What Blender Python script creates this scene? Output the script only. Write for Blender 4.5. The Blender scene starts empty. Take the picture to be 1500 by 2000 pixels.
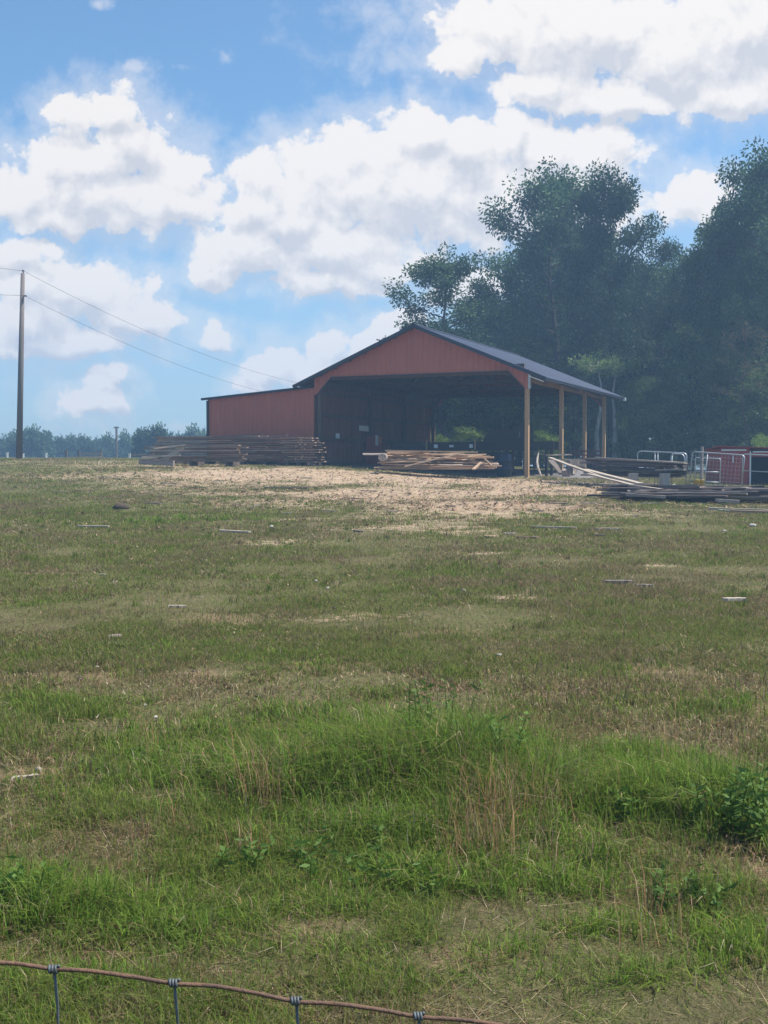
import bpy, math, random
import numpy as np
from mathutils import Vector, Matrix

random.seed(7)
RNG = np.random.default_rng(11)
scene = bpy.context.scene
C = scene.collection
R = math.radians

# ------------------------------------------------------------------ camera model
F, HZ, EYE = 2200.0, 909.25, 1.6
PIT = math.atan((1000 - HZ) / F)
CP, SP = math.cos(PIT), math.sin(PIT)


def ray(px, py):
    x = (px - 750) / F
    y = -(py - 1000) / F
    return Vector((x, CP + y * SP, -SP + y * CP))


def at(px, py, Y):
    d = ray(px, py)
    return Vector((d.x / d.y * Y, Y, EYE + d.z / d.y * Y))


def ss(t):
    t = np.clip(t, 0, 1)
    return t * t * (3 - 2 * t)


def gz(x, y):
    x = np.asarray(x, float)
    y = np.asarray(y, float)
    z = 0.026 * np.clip(y, -20, 62)
    z = z + 0.45 * ss((5.5 - x) / 9) * ss((y - 30) / 16)
    z = z - 0.02 * np.clip(x - 6, 0, 20) * ss((y - 10) / 20)
    d = np.clip(y - 60, 0, 400)
    d = d * d / (d + 10)
    w = ss((14 - x) / 22)
    z = z - d * (0.085 * w + 0.012 * (1 - w))
    return z


def gp(x, y):
    return Vector((x, y, float(gz(x, y))))


def gpos(px, py):
    d = ray(px, py)
    ys = np.linspace(1.5, 75, 3000)
    zz = EYE + d.z / d.y * ys
    xx = d.x / d.y * ys
    h = zz - gz(xx, ys)
    k = np.argmax(h <= 0) if (h <= 0).any() else len(ys) - 1
    return gp(float(xx[k]), float(ys[k]))


# ------------------------------------------------------------------ numpy noise
def vnoise(x, y, seed=0):
    xi = np.floor(x).astype(np.int64)
    yi = np.floor(y).astype(np.int64)
    fx = x - xi
    fy = y - yi
    fx = fx * fx * (3 - 2 * fx)
    fy = fy * fy * (3 - 2 * fy)

    def h(a, b):
        n = (a * 374761393 + b * 668265263 + seed * 974711) & 0xFFFFFFFF
        n = ((n ^ (n >> 13)) * 1274126177) & 0xFFFFFFFF
        return ((n ^ (n >> 16)) & 0xFFFF) / 65535.0
    a = h(xi, yi) * (1 - fx) + h(xi + 1, yi) * fx
    b = h(xi, yi + 1) * (1 - fx) + h(xi + 1, yi + 1) * fx
    return a * (1 - fy) + b * fy


def fbm(x, y, seed=0, o=3):
    s = 0
    a = 0.5
    t = 0
    for i in range(o):
        s = s + a * vnoise(x * 2 ** i + 17.3 * i, y * 2 ** i - 9.1 * i, seed + i)
        t += a
        a *= 0.55
    return s / t


# ------------------------------------------------------------------ materials
MATS = {}


def new_mat(name):
    m = bpy.data.materials.new(name)
    m.use_nodes = True
    nt = m.node_tree
    nt.nodes.clear()
    return m, nt, nt.nodes, nt.links


def N(nt, t, **kw):
    n = nt.nodes.new(t)
    for k, v in kw.items():
        if k in ('operation', 'blend_type', 'data_type', 'noise_dimensions', 'attribute_name', 'sky_type', 'feature', 'interpolation_type', 'distance', 'normalize', 'noise_type', 'attribute_type', 'clamp', 'use_clamp'):
            setattr(n, k, v)
        else:
            n.inputs[k].default_value = v
    return n


def pmat(name, col, rough=0.7, var=0.25, scale=6.0, stretch=(1, 1, 1), bump=0.0, metal=0.0, objvar=0.0, col2=None, spec=0.3, bumpscale=None):
    """Principled with noise driven colour, optional per-object brightness and bump."""
    m, nt, nd, L = new_mat(name)
    out = N(nt, 'ShaderNodeOutputMaterial')
    p = N(nt, 'ShaderNodeBsdfPrincipled')
    p.inputs['Roughness'].default_value = rough
    p.inputs['Metallic'].default_value = metal
    p.inputs['Specular IOR Level'].default_value = spec
    tc = N(nt, 'ShaderNodeTexCoord')
    mp = N(nt, 'ShaderNodeMapping')
    mp.inputs['Scale'].default_value = stretch
    L.new(tc.outputs['Object'], mp.inputs['Vector'])
    oi = N(nt, 'ShaderNodeObjectInfo')
    ad = N(nt, 'ShaderNodeVectorMath', operation='ADD')
    ml = N(nt, 'ShaderNodeMath', operation='MULTIPLY')
    ml.inputs[1].default_value = 37.0
    L.new(oi.outputs['Random'], ml.inputs[0])
    L.new(mp.outputs[0], ad.inputs[0])
    L.new(ml.outputs[0], ad.inputs[1])
    n1 = N(nt, 'ShaderNodeTexNoise')
    n1.inputs['Scale'].default_value = scale
    n1.inputs['Detail'].default_value = 6
    n1.inputs['Roughness'].default_value = 0.65
    L.new(ad.outputs[0], n1.inputs['Vector'])
    c2 = col2 or tuple(c * 0.5 for c in col)
    mix = N(nt, 'ShaderNodeMix', data_type='RGBA')
    mix.inputs[6].default_value = (*col, 1)
    mix.inputs[7].default_value = (*c2, 1)
    mr = N(nt, 'ShaderNodeMapRange')
    mr.inputs['From Min'].default_value = 0.35
    mr.inputs['From Max'].default_value = 0.72
    mr.inputs['To Max'].default_value = min(1.0, var * 2)
    L.new(n1.outputs['Fac'], mr.inputs['Value'])
    L.new(mr.outputs[0], mix.inputs[0])
    src = mix.outputs[2]
    if objvar:
        hsv = N(nt, 'ShaderNodeHueSaturation')
        m2 = N(nt, 'ShaderNodeMapRange')
        m2.inputs['To Min'].default_value = 1 - objvar
        m2.inputs['To Max'].default_value = 1 + objvar
        L.new(oi.outputs['Random'], m2.inputs['Value'])
        L.new(m2.outputs[0], hsv.inputs['Value'])
        L.new(src, hsv.inputs['Color'])
        src = hsv.outputs[0]
    L.new(src, p.inputs['Base Color'])
    if bump:
        b = N(nt, 'ShaderNodeBump')
        b.inputs['Strength'].default_value = bump
        b.inputs['Distance'].default_value = 0.01
        L.new(n1.outputs['Fac'], b.inputs['Height'])
        L.new(b.outputs[0], p.inputs['Normal'])
    L.new(p.outputs[0], out.inputs[0])
    MATS[name] = m
    return m


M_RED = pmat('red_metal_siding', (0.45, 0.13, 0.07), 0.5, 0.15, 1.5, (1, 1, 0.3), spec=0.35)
M_REDSHED = pmat('shed_red_paint', (0.43, 0.08, 0.065), 0.65, 0.3, 2.5, (1, 1, 0.4))
M_ROOF = pmat('charcoal_roof_metal', (0.05, 0.066, 0.115), 0.6, 0.2, 1.2, (1, 0.2, 1), metal=0.0, spec=0.25)
M_TRIM = pmat('charcoal_trim', (0.03, 0.033, 0.05), 0.5, 0.15, 3)
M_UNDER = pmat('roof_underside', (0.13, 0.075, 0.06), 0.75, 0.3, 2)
M_POST = pmat('treated_post_wood', (0.54, 0.33, 0.17), 0.85, 0.35, 9, (1, 1, 0.06), bump=0.3, objvar=0.12)
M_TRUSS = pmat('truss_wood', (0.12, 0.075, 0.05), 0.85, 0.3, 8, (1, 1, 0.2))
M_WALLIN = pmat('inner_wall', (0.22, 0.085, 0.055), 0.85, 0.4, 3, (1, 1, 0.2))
M_GREYWOOD = pmat('weathered_board', (0.31, 0.25, 0.215), 0.9, 0.45, 14, (0.08, 1, 1), bump=0.5, objvar=0.4, col2=(0.12, 0.092, 0.08))
M_BROWNWOOD = pmat('brown_rough_board', (0.40, 0.28, 0.20), 0.9, 0.45, 14, (0.08, 1, 1), bump=0.5, objvar=0.4, col2=(0.16, 0.105, 0.08))
M_DARKWOOD = pmat('old_dark_board', (0.15, 0.115, 0.105), 0.9, 0.5, 14, (0.08, 1, 1), bump=0.5, objvar=0.45, col2=(0.05, 0.038, 0.036))
M_TANWOOD = pmat('fresh_slab_wood', (0.52, 0.37, 0.245), 0.85, 0.4, 14, (0.08, 1, 1), bump=0.4, objvar=0.3, col2=(0.2, 0.11, 0.06))
M_PALEWOOD = pmat('pale_plank', (0.43, 0.36, 0.29), 0.85, 0.35, 14, (0.08, 1, 1), bump=0.4, objvar=0.2, col2=(0.24, 0.19, 0.15))
M_GALV = pmat('galvanised_tube', (0.5, 0.52, 0.54), 0.4, 0.2, 9, metal=0.45)
M_WHITE = pmat('white_plate', (0.78, 0.78, 0.76), 0.6, 0.1, 5)
M_BLACK = pmat('dark_machine_steel', (0.02, 0.02, 0.023), 0.5, 0.4, 6, metal=0.2, col2=(0.05, 0.03, 0.02))
M_STEEL = pmat('grey_steel', (0.16, 0.16, 0.17), 0.5, 0.3, 6, metal=0.4)
M_DRUM = pmat('blue_black_drum', (0.025, 0.035, 0.06), 0.5, 0.3, 6)
M_YEL = pmat('yellow_plastic', (0.62, 0.42, 0.08), 0.5, 0.15, 6)
M_ORANGE = pmat('orange_label', (0.6, 0.2, 0.05), 0.6, 0.1, 6)
M_POLE = pmat('utility_pole_wood', (0.19, 0.16, 0.145), 0.9, 0.35, 6, (1, 1, 0.06), bump=0.4)
M_WIRE = pmat('power_wire', (0.03, 0.03, 0.035), 0.6, 0.1, 4)
M_RUST = pmat('rusty_fence_wire', (0.17, 0.095, 0.06), 0.8, 0.5, 60, (1, 1, 1), bump=0.6, col2=(0.09, 0.06, 0.05), objvar=0.0)
M_GWIRE = pmat('grey_zinc_wire', (0.13, 0.145, 0.155), 0.6, 0.4, 80, metal=0.3)
M_STONE = pmat('pale_stone', (0.40, 0.38, 0.34), 0.9, 0.3, 9, bump=0.5)
M_DARKSTONE = pmat('dark_clod', (0.085, 0.065, 0.05), 0.95, 0.4, 20, bump=0.7)
M_BARK = pmat('dark_bark', (0.075, 0.058, 0.046), 0.95, 0.45, 5, (1, 1, 0.25), bump=0.7)
M_PALEBARK = pmat('pale_bark', (0.46, 0.42, 0.37), 0.9, 0.5, 3, (1, 1, 0.5), bump=0.4, col2=(0.14, 0.12, 0.1))
M_GRAVEL = pmat('gravel_dust', (0.22, 0.2, 0.19), 0.95, 0.5, 30, bump=1.0, col2=(0.1, 0.09, 0.085))
M_BLOCK = pmat('concrete_block', (0.42, 0.39, 0.35), 0.95, 0.3, 12, bump=0.4)
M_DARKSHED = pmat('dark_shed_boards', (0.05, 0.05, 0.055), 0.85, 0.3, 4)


def leaf_mat(name, c_lo, c_hi, trans=0.35, objvar=0.25):
    m, nt, nd, L = new_mat(name)
    out = N(nt, 'ShaderNodeOutputMaterial')
    at_ = N(nt, 'ShaderNodeAttribute', attribute_name='tint')
    oi = N(nt, 'ShaderNodeObjectInfo')
    mix = N(nt, 'ShaderNodeMix', data_type='RGBA')
    mix.inputs[6].default_value = (*c_lo, 1)
    mix.inputs[7].default_value = (*c_hi, 1)
    L.new(at_.outputs['Fac'], mix.inputs[0])
    hsv = N(nt, 'ShaderNodeHueSaturation')
    mr = N(nt, 'ShaderNodeMapRange')
    mr.inputs['To Min'].default_value = 1 - objvar
    mr.inputs['To Max'].default_value = 1 + objvar
    L.new(oi.outputs['Random'], mr.inputs['Value'])
    L.new(mr.outputs[0], hsv.inputs['Value'])
    L.new(mix.outputs[2], hsv.inputs['Color'])
    d = N(nt, 'ShaderNodeBsdfDiffuse')
    t = N(nt, 'ShaderNodeBsdfTranslucent')
    g = N(nt, 'ShaderNodeBsdfGlossy')
    g.inputs['Roughness'].default_value = 0.55
    g.inputs['Color'].default_value = (0.5, 0.5, 0.5, 1)
    L.new(hsv.outputs[0], d.inputs['Color'])
    L.new(hsv.outputs[0], t.inputs['Color'])
    ms = N(nt, 'ShaderNodeMixShader')
    ms.inputs[0].default_value = trans
    L.new(d.outputs[0], ms.inputs[1])
    L.new(t.outputs[0], ms.inputs[2])
    m2 = N(nt, 'ShaderNodeMixShader')
    m2.inputs[0].default_value = 0.03
    L.new(ms.outputs[0], m2.inputs[1])
    L.new(g.outputs[0], m2.inputs[2])
    L.new(m2.outputs[0], out.inputs[0])
    return m


M_LEAF = leaf_mat('oak_leaves', (0.022, 0.054, 0.028), (0.095, 0.165, 0.065))
M_LEAF2 = leaf_mat('understory_leaves', (0.06, 0.11, 0.03), (0.23, 0.31, 0.09))
M_LEAFB = leaf_mat('bright_bush_leaves', (0.10, 0.17, 0.03), (0.24, 0.32, 0.06))
M_LEAFD = leaf_mat('dry_leaves', (0.11, 0.09, 0.055), (0.18, 0.14, 0.085))
M_LEAFW = leaf_mat('weed_leaves', (0.08, 0.15, 0.025), (0.13, 0.22, 0.045), objvar=0.15)


def grass_mat():
    m, nt, nd, L = new_mat('grass_blades')
    out = N(nt, 'ShaderNodeOutputMaterial')
    at_ = N(nt, 'ShaderNodeAttribute', attribute_name='col')
    d = N(nt, 'ShaderNodeBsdfDiffuse')
    t = N(nt, 'ShaderNodeBsdfTranslucent')
    L.new(at_.outputs['Color'], d.inputs['Color'])
    L.new(at_.outputs['Color'], t.inputs['Color'])
    ms = N(nt, 'ShaderNodeMixShader')
    ms.inputs[0].default_value = 0.45
    L.new(d.outputs[0], ms.inputs[1])
    L.new(t.outputs[0], ms.inputs[2])
    L.new(ms.outputs[0], out.inputs[0])
    return m


M_GRASS = grass_mat()


# ------------------------------------------------------------------ mesh helpers
class MB:
    def __init__(s):
        s.v = []
        s.f = []

    def box(s, cx, cy, cz, sx, sy, sz, M=None):
        b = len(s.v)
        for dz in (-1, 1):
            for dx, dy in ((-1, -1), (1, -1), (1, 1), (-1, 1)):
                p = Vector((cx + dx * sx / 2, cy + dy * sy / 2, cz + dz * sz / 2))
                s.v.append(M @ p if M is not None else p)
        for q in ((3, 2, 1, 0), (4, 5, 6, 7), (0, 1, 5, 4), (1, 2, 6, 5), (2, 3, 7, 6), (3, 0, 4, 7)):
            s.f.append([b + i for i in q])
        return s

    def beam(s, p0, p1, w, h, up=Vector((0, 0, 1))):
        p0 = Vector(p0)
        p1 = Vector(p1)
        d = (p1 - p0).normalized()
        if abs(d.dot(up)) > 0.98:
            up = Vector((0, 1, 0))
        sd = d.cross(up).normalized()
        u2 = sd.cross(d)
        b = len(s.v)
        for p in (p0, p1):
            for a, c in ((-1, -1), (1, -1), (1, 1), (-1, 1)):
                s.v.append(p + sd * a * w / 2 + u2 * c * h / 2)
        for q in ((3, 2, 1, 0), (4, 5, 6, 7), (0, 1, 5, 4), (1, 2, 6, 5), (2, 3, 7, 6), (3, 0, 4, 7)):
            s.f.append([b + i for i in q])
        return s

    def tube(s, pts, rads, n=8, caps=True):
        pts = [Vector(p) for p in pts]
        if not hasattr(rads, '__len__'):
            rads = [rads] * len(pts)
        b = len(s.v)
        prev = None
        for i, p in enumerate(pts):
            d = (pts[min(i + 1, len(pts) - 1)] - pts[max(i - 1, 0)])
            d = d.normalized() if d.length > 1e-9 else Vector((0, 0, 1))
            if prev is None:
                up = Vector((0, 0, 1)) if abs(d.z) < 0.9 else Vector((1, 0, 0))
                a = d.cross(up).normalized()
            else:
                a = (prev - d * prev.dot(d)).normalized()
            prev = a
            c = d.cross(a)
            for k in range(n):
                t = 2 * math.pi * k / n
                s.v.append(p + (a * math.cos(t) + c * math.sin(t)) * rads[i])
        for i in range(len(pts) - 1):
            for k in range(n):
                k2 = (k + 1) % n
                s.f.append([b + i * n + k, b + i * n + k2, b + (i + 1) * n + k2, b + (i + 1) * n + k])
        if caps:
            s.f.append([b + k for k in range(n)][::-1])
            s.f.append([b + (len(pts) - 1) * n + k for k in range(n)])
        return s

    def mesh(s, name, mat, smooth=False):
        me = bpy.data.meshes.new(name)
        me.from_pydata([tuple(v) for v in s.v], [], s.f)
        if mat:
            me.materials.append(mat)
        if smooth:
            for p in me.polygons:
                p.use_smooth = True
        me.update()
        return me

    def obj(s, name, mat, parent=None, smooth=False):
        return link(name, s.mesh(name, mat, smooth), parent)


def link(name, data, parent=None):
    o = bpy.data.objects.new(name, data)
    C.objects.link(o)
    if parent:
        o.parent = parent
    return o


def tag(o, label=None, cat=None, group=None, kind=None):
    if label:
        o['label'] = label
    if cat:
        o['category'] = cat
    if group:
        o['group'] = group
    if kind:
        o['kind'] = kind
    return o


def empty(name, loc, rz=0.0):
    o = bpy.data.objects.new(name, None)
    o.empty_display_size = 0.3
    C.objects.link(o)
    o.location = loc
    o.rotation_euler = (0, 0, rz)
    return o


def dup(root, loc, rz=0.0, scale=(1, 1, 1)):
    r = root.copy()
    C.objects.link(r)
    r.location = loc
    r.rotation_euler = (0, 0, rz)
    r.scale = scale
    for ch in list(root.children):
        c = ch.copy()
        C.objects.link(c)
        c.parent = r
        for g in ch.children:
            d = g.copy()
            C.objects.link(d)
            d.parent = c
    return r


# ------------------------------------------------------------------ world, sun, camera
SUN_EL, SUN_AZ = R(62), R(88)      # azimuth clockwise from +Y (view direction)
sun_dir = Vector((math.sin(SUN_AZ) * math.cos(SUN_EL), math.cos(SUN_AZ) * math.cos(SUN_EL), math.sin(SUN_EL)))

world = bpy.data.worlds.new("World")
scene.world = world
world.use_nodes = True
wt = world.node_tree
wt.nodes.clear()
WL = wt.links

SKY_STR = 0.1
BLOBS = [
    # x, y, rx, ry in the sky (converted to directions)
    (222, 215, 62, 48), (150, 222, 62, 34), (240, 285, 84, 72), (345, 335, 72, 52), (150, 320, 130, 62),
    (60, 375, 95, 66), (200, 385, 165, 66), (330, 390, 100, 66), (120, 425, 120, 34),
    (830, 268, 100, 62), (710, 300, 112, 62), (620, 330, 95, 60), (510, 345, 62, 40), (900, 300, 110, 82), (1010, 262, 62, 48),
    (1060, 305, 118, 80), (1175, 315, 84, 80), (800, 380, 225, 100), (560, 425, 165, 76), (480, 490, 108, 52), (650, 490, 190, 58),
    (770, 522, 120, 30), (415, 535, 72, 30), (960, 400, 160, 84), (1120, 400, 120, 92), (640, 555, 120, 22),
    (1150, 60, 260, 110), (950, 50, 95, 62), (1340, 110, 190, 100), (1060, 165, 120, 50), (1470, 60, 170, 130), (1420, 190, 130, 36), (1190, 200, 170, 36), (890, 110, 60, 36),
    (60, 625, 130, 72), (160, 570, 130, 62), (250, 620, 90, 46), (312, 628, 50, 36), (60, 560, 90, 60), (130, 672, 160, 26), (30, 490, 90, 26), (20, 690, 120, 16),
    (425, 657, 42, 26),
    (206, 732, 46, 24), (180, 780, 68, 34),
    (510, 728, 40, 30), (560, 715, 50, 46), (642, 685, 44, 42), (505, 752, 56, 26), (610, 735, 70, 34), (765, 640, 60, 34), (720, 665, 60, 34), (690, 720, 90, 40), (900, 560, 90, 40),
    (1330, 385, 62, 50), (1390, 400, 60, 60),
]
WISPS = [(808, 150, 34, 30), (255, 132, 105, 28), (440, 110, 32, 28), (190, 8, 36, 22), (320, 215, 30, 14), (120, 835, 190, 16), (345, 832, 80, 14), (350, 130, 40, 24)]


def ab(px, py):
    d = ray(px, py)
    return d.x / d.y, d.z / d.y


def field_group(blobs, name, k):
    g = bpy.data.node_groups.new(name, 'ShaderNodeTree')
    g.interface.new_socket('P', in_out='INPUT', socket_type='NodeSocketVector')
    g.interface.new_socket('F', in_out='OUTPUT', socket_type='NodeSocketFloat')
    gi = g.nodes.new('NodeGroupInput')
    go = g.nodes.new('NodeGroupOutput')
    acc = None
    for (x, y, rx, ry) in blobs:
        a, b = ab(x, y)
        rx /= F
        ry /= F
        m = N(g, 'ShaderNodeVectorMath', operation='MULTIPLY_ADD')
        g.links.new(gi.outputs[0], m.inputs[0])
        m.inputs[1].default_value = (1 / rx, 1 / ry, 0)
        m.inputs[2].default_value = (-a / rx, -b / ry, 0)
        l = N(g, 'ShaderNodeVectorMath', operation='LENGTH')
        g.links.new(m.outputs[0], l.inputs[0])
        cur = l.outputs['Value']
        if acc is None:
            acc = cur
        else:
            mn = N(g, 'ShaderNodeMath', operation='SMOOTH_MIN')
            mn.inputs[2].default_value = k
            g.links.new(acc, mn.inputs[0])
            g.links.new(cur, mn.inputs[1])
            acc = mn.outputs[0]
    sb = N(g, 'ShaderNodeMath', operation='SUBTRACT')
    sb.inputs[0].default_value = 1.0
    g.links.new(acc, sb.inputs[1])
    g.links.new(sb.outputs[0], go.inputs[0])
    return g


def detail_group():
    """blob field + billowy detail -> signed cloud density"""
    fg = field_group(BLOBS, 'cloud_blobs', 0.25)
    g = bpy.data.node_groups.new('cloud_field', 'ShaderNodeTree')
    g.interface.new_socket('P', in_out='INPUT', socket_type='NodeSocketVector')
    g.interface.new_socket('F', in_out='OUTPUT', socket_type='NodeSocketFloat')
    gi = g.nodes.new('NodeGroupInput')
    go = g.nodes.new('NodeGroupOutput')
    L = g.links
    nz = N(g, 'ShaderNodeTexNoise', noise_dimensions='2D')
    nz.inputs['Scale'].default_value = 18
    nz.inputs['Detail'].default_value = 7
    nz.inputs['Roughness'].default_value = 0.62
    L.new(gi.outputs[0], nz.inputs['Vector'])
    wv = N(g, 'ShaderNodeVectorMath', operation='MULTIPLY_ADD')
    wv.inputs[1].default_value = (0.034, 0.034, 0)
    wv.inputs[2].default_value = (-0.017, -0.017, 0)
    L.new(nz.outputs['Color'], wv.inputs[0])
    ad = N(g, 'ShaderNodeVectorMath', operation='ADD')
    L.new(gi.outputs[0], ad.inputs[0])
    L.new(wv.outputs[0], ad.inputs[1])
    b = g.nodes.new('ShaderNodeGroup')
    b.node_tree = fg
    L.new(ad.outputs[0], b.inputs[0])
    vo = N(g, 'ShaderNodeTexVoronoi', feature='SMOOTH_F1')
    vo.voronoi_dimensions = '2D'
    vo.inputs['Scale'].default_value = 32
    vo.inputs['Detail'].default_value = 3
    vo.inputs['Roughness'].default_value = 0.55
    vo.inputs['Smoothness'].default_value = 0.25
    L.new(ad.outputs[0], vo.inputs['Vector'])
    m1 = N(g, 'ShaderNodeMath', operation='MULTIPLY_ADD')
    m1.inputs[1].default_value = -0.58
    m1.inputs[2].default_value = 0.64
    L.new(vo.outputs['Distance'], m1.inputs[0])
    s1 = N(g, 'ShaderNodeMath', operation='ADD')
    L.new(b.outputs[0], s1.inputs[0])
    L.new(m1.outputs[0], s1.inputs[1])
    n3 = N(g, 'ShaderNodeTexNoise', noise_dimensions='2D')
    n3.inputs['Scale'].default_value = 42
    n3.inputs['Detail'].default_value = 9
    n3.inputs['Roughness'].default_value = 0.66
    L.new(gi.outputs[0], n3.inputs['Vector'])
    m3 = N(g, 'ShaderNodeMath', operation='MULTIPLY_ADD')
    m3.inputs[1].default_value = 0.6
    m3.inputs[2].default_value = -0.30
    L.new(n3.outputs['Fac'], m3.inputs[0])
    s2 = N(g, 'ShaderNodeMath', operation='ADD')
    L.new(s1.outputs[0], s2.inputs[0])
    L.new(m3.outputs[0], s2.inputs[1])
    L.new(s2.outputs[0], go.inputs[0])
    return g


wo = N(wt, 'ShaderNodeOutputWorld')
bg = N(wt, 'ShaderNodeBackground')
bg.inputs['Strength'].default_value = SKY_STR
sky = N(wt, 'ShaderNodeTexSky', sky_type='NISHITA')
sky.sun_disc = False
sky.sun_elevation = SUN_EL
sky.sun_rotation = SUN_AZ
sky.altitude = 300
sky.air_density = 1.0
sky.dust_density = 1.2
sky.ozone_density = 2.0
tc = N(wt, 'ShaderNodeTexCoord')
sep = N(wt, 'ShaderNodeSeparateXYZ')
WL.new(tc.outputs['Generated'], sep.inputs[0])
my = N(wt, 'ShaderNodeMath', operation='MAXIMUM')
my.inputs[1].default_value = 0.08
WL.new(sep.outputs[1], my.inputs[0])
da = N(wt, 'ShaderNodeMath', operation='DIVIDE')
db = N(wt, 'ShaderNodeMath', operation='DIVIDE')
WL.new(sep.outputs[0], da.inputs[0]); WL.new(my.outputs[0], da.inputs[1])
WL.new(sep.outputs[2], db.inputs[0]); WL.new(my.outputs[0], db.inputs[1])
P = N(wt, 'ShaderNodeCombineXYZ')
WL.new(da.outputs[0], P.inputs[0]); WL.new(db.outputs[0], P.inputs[1])
DG = detail_group()


def field(off):
    src = P.outputs[0]
    if off:
        o = N(wt, 'ShaderNodeVectorMath', operation='ADD')
        o.inputs[1].default_value = (*off, 0)
        WL.new(src, o.inputs[0])
        src = o.outputs[0]
    g = wt.nodes.new('ShaderNodeGroup')
    g.node_tree = DG
    WL.new(src, g.inputs[0])
    return g.outputs[0]


F0 = field(None)
F1 = field((-0.004, 0.014))
_o = N(wt, 'ShaderNodeVectorMath', operation='ADD')
_o.inputs[1].default_value = (0.0, 0.030, 0)
WL.new(P.outputs[0], _o.inputs[0])
_wn = N(wt, 'ShaderNodeTexNoise', noise_dimensions='2D')
_wn.inputs['Scale'].default_value = 9
_wn.inputs['Detail'].default_value = 5
WL.new(P.outputs[0], _wn.inputs['Vector'])
_wm = N(wt, 'ShaderNodeVectorMath', operation='MULTIPLY_ADD')
_wm.inputs[1].default_value = (0.12, 0.12, 0)
_wm.inputs[2].default_value = (-0.06, -0.06, 0)
WL.new(_wn.outputs['Color'], _wm.inputs[0])
_o2 = N(wt, 'ShaderNodeVectorMath', operation='ADD')
WL.new(_o.outputs[0], _o2.inputs[0])
WL.new(_wm.outputs[0], _o2.inputs[1])
_g = wt.nodes.new('ShaderNodeGroup')
_g.node_tree = bpy.data.node_groups['cloud_blobs']
WL.new(_o2.outputs[0], _g.inputs[0])
F2 = _g.outputs[0]


def mrange(src, a, b, c, d, smooth=False):
    n = N(wt, 'ShaderNodeMapRange')
    if smooth:
        n.interpolation_type = 'SMOOTHSTEP'
    n.inputs['From Min'].default_value = a
    n.inputs['From Max'].default_value = b
    n.inputs['To Min'].default_value = c
    n.inputs['To Max'].default_value = d
    WL.new(src, n.inputs['Value'])
    return n.outputs[0]


def wmath(op, a, b):
    n = N(wt, 'ShaderNodeMath', operation=op)
    for i, s in enumerate((a, b)):
        if isinstance(s, (int, float)):
            n.inputs[i].default_value = s
        else:
            WL.new(s, n.inputs[i])
    return n.outputs[0]


alpha = mrange(F0, -0.08, 0.36, 0, 1, True)
deep = mrange(F2, 0.05, 0.95, 0, 1, True)                    # how much cloud lies above
lump = mrange(wmath('SUBTRACT', F0, F1), -0.55, 0.50, 0, 1)   # billow relief
shade = wmath('SUBTRACT', wmath('MULTIPLY', lump, 0.85), wmath('MULTIPLY', deep, 0.52))
shade = mrange(shade, -0.26, 0.44, 0, 1)
CLOUD_LO = (4.45, 4.45, 4.7)
CLOUD_HI = (6.6, 6.22, 5.9)
cm = N(wt, 'ShaderNodeMix', data_type='RGBA')
cm.inputs[6].default_value = (*CLOUD_LO, 1)
cm.inputs[7].default_value = (*CLOUD_HI, 1)
WL.new(shade, cm.inputs[0])
# thin wisps
wg = wt.nodes.new('ShaderNodeGroup')
wg.node_tree = field_group(WISPS, 'wisp_blobs', 0.1)
WL.new(P.outputs[0], wg.inputs[0])
wn = N(wt, 'ShaderNodeTexNoise', noise_dimensions='2D')
wn.inputs['Scale'].default_value = 26
wn.inputs['Detail'].default_value = 8
wn.inputs['Roughness'].default_value = 0.66
WL.new(P.outputs[0], wn.inputs['Vector'])
wf = wmath('ADD', wg.outputs[0], wmath('MULTIPLY', wmath('SUBTRACT', wn.outputs['Fac'], 0.62), 3.0))
walpha = mrange(wf, 0.0, 1.1, 0, 0.5, True)
# thin veil around the clouds
veil = mrange(wmath('ADD', F0, wmath('MULTIPLY', wmath('SUBTRACT', wn.outputs['Fac'], 0.5), 1.6)), -1.1, 0.3, 0, 0.42, True)
alpha = wmath('MAXIMUM', alpha, wmath('MAXIMUM', walpha, veil))
front = mrange(sep.outputs[1], 0.08, 0.3, 0, 1, True)
alpha = wmath('MULTIPLY', alpha, front)
# sky saturation trim
skyt = N(wt, 'ShaderNodeMix', data_type='RGBA', blend_type='MULTIPLY')
skyt.inputs[0].default_value = 1.0
skyt.inputs[7].default_value = (0.76, 1.0, 1.10, 1)
WL.new(sky.outputs[0], skyt.inputs[6])
hzf = mrange(db.outputs[0], -0.02, 0.28, 0.55, 0.0, True)
hzm = N(wt, 'ShaderNodeMix', data_type='RGBA')
hzm.inputs[7].default_value = (3.3, 4.2, 5.2, 1)
WL.new(hzf, hzm.inputs[0])
WL.new(skyt.outputs[2], hzm.inputs[6])
sm = N(wt, 'ShaderNodeMix', data_type='RGBA')
WL.new(alpha, sm.inputs[0])
WL.new(hzm.outputs[2], sm.inputs[6])
WL.new(cm.outputs[2], sm.inputs[7])
WL.new(sm.outputs[2], bg.inputs['Color'])
WL.new(bg.outputs[0], wo.inputs[0])
world.cycles.sampling_method = 'MANUAL'
world.cycles.sample_map_resolution = 512

sun = bpy.data.lights.new('sun', 'SUN')
sun.energy = 5.0
sun.angle = R(0.55)
sun.color = (1.0, 0.95, 0.86)
so = bpy.data.objects.new('sun', sun)
C.objects.link(so)
so.rotation_euler = sun_dir.to_track_quat('Z', 'Y').to_euler()
so.location = (20, 30, 60)

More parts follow.
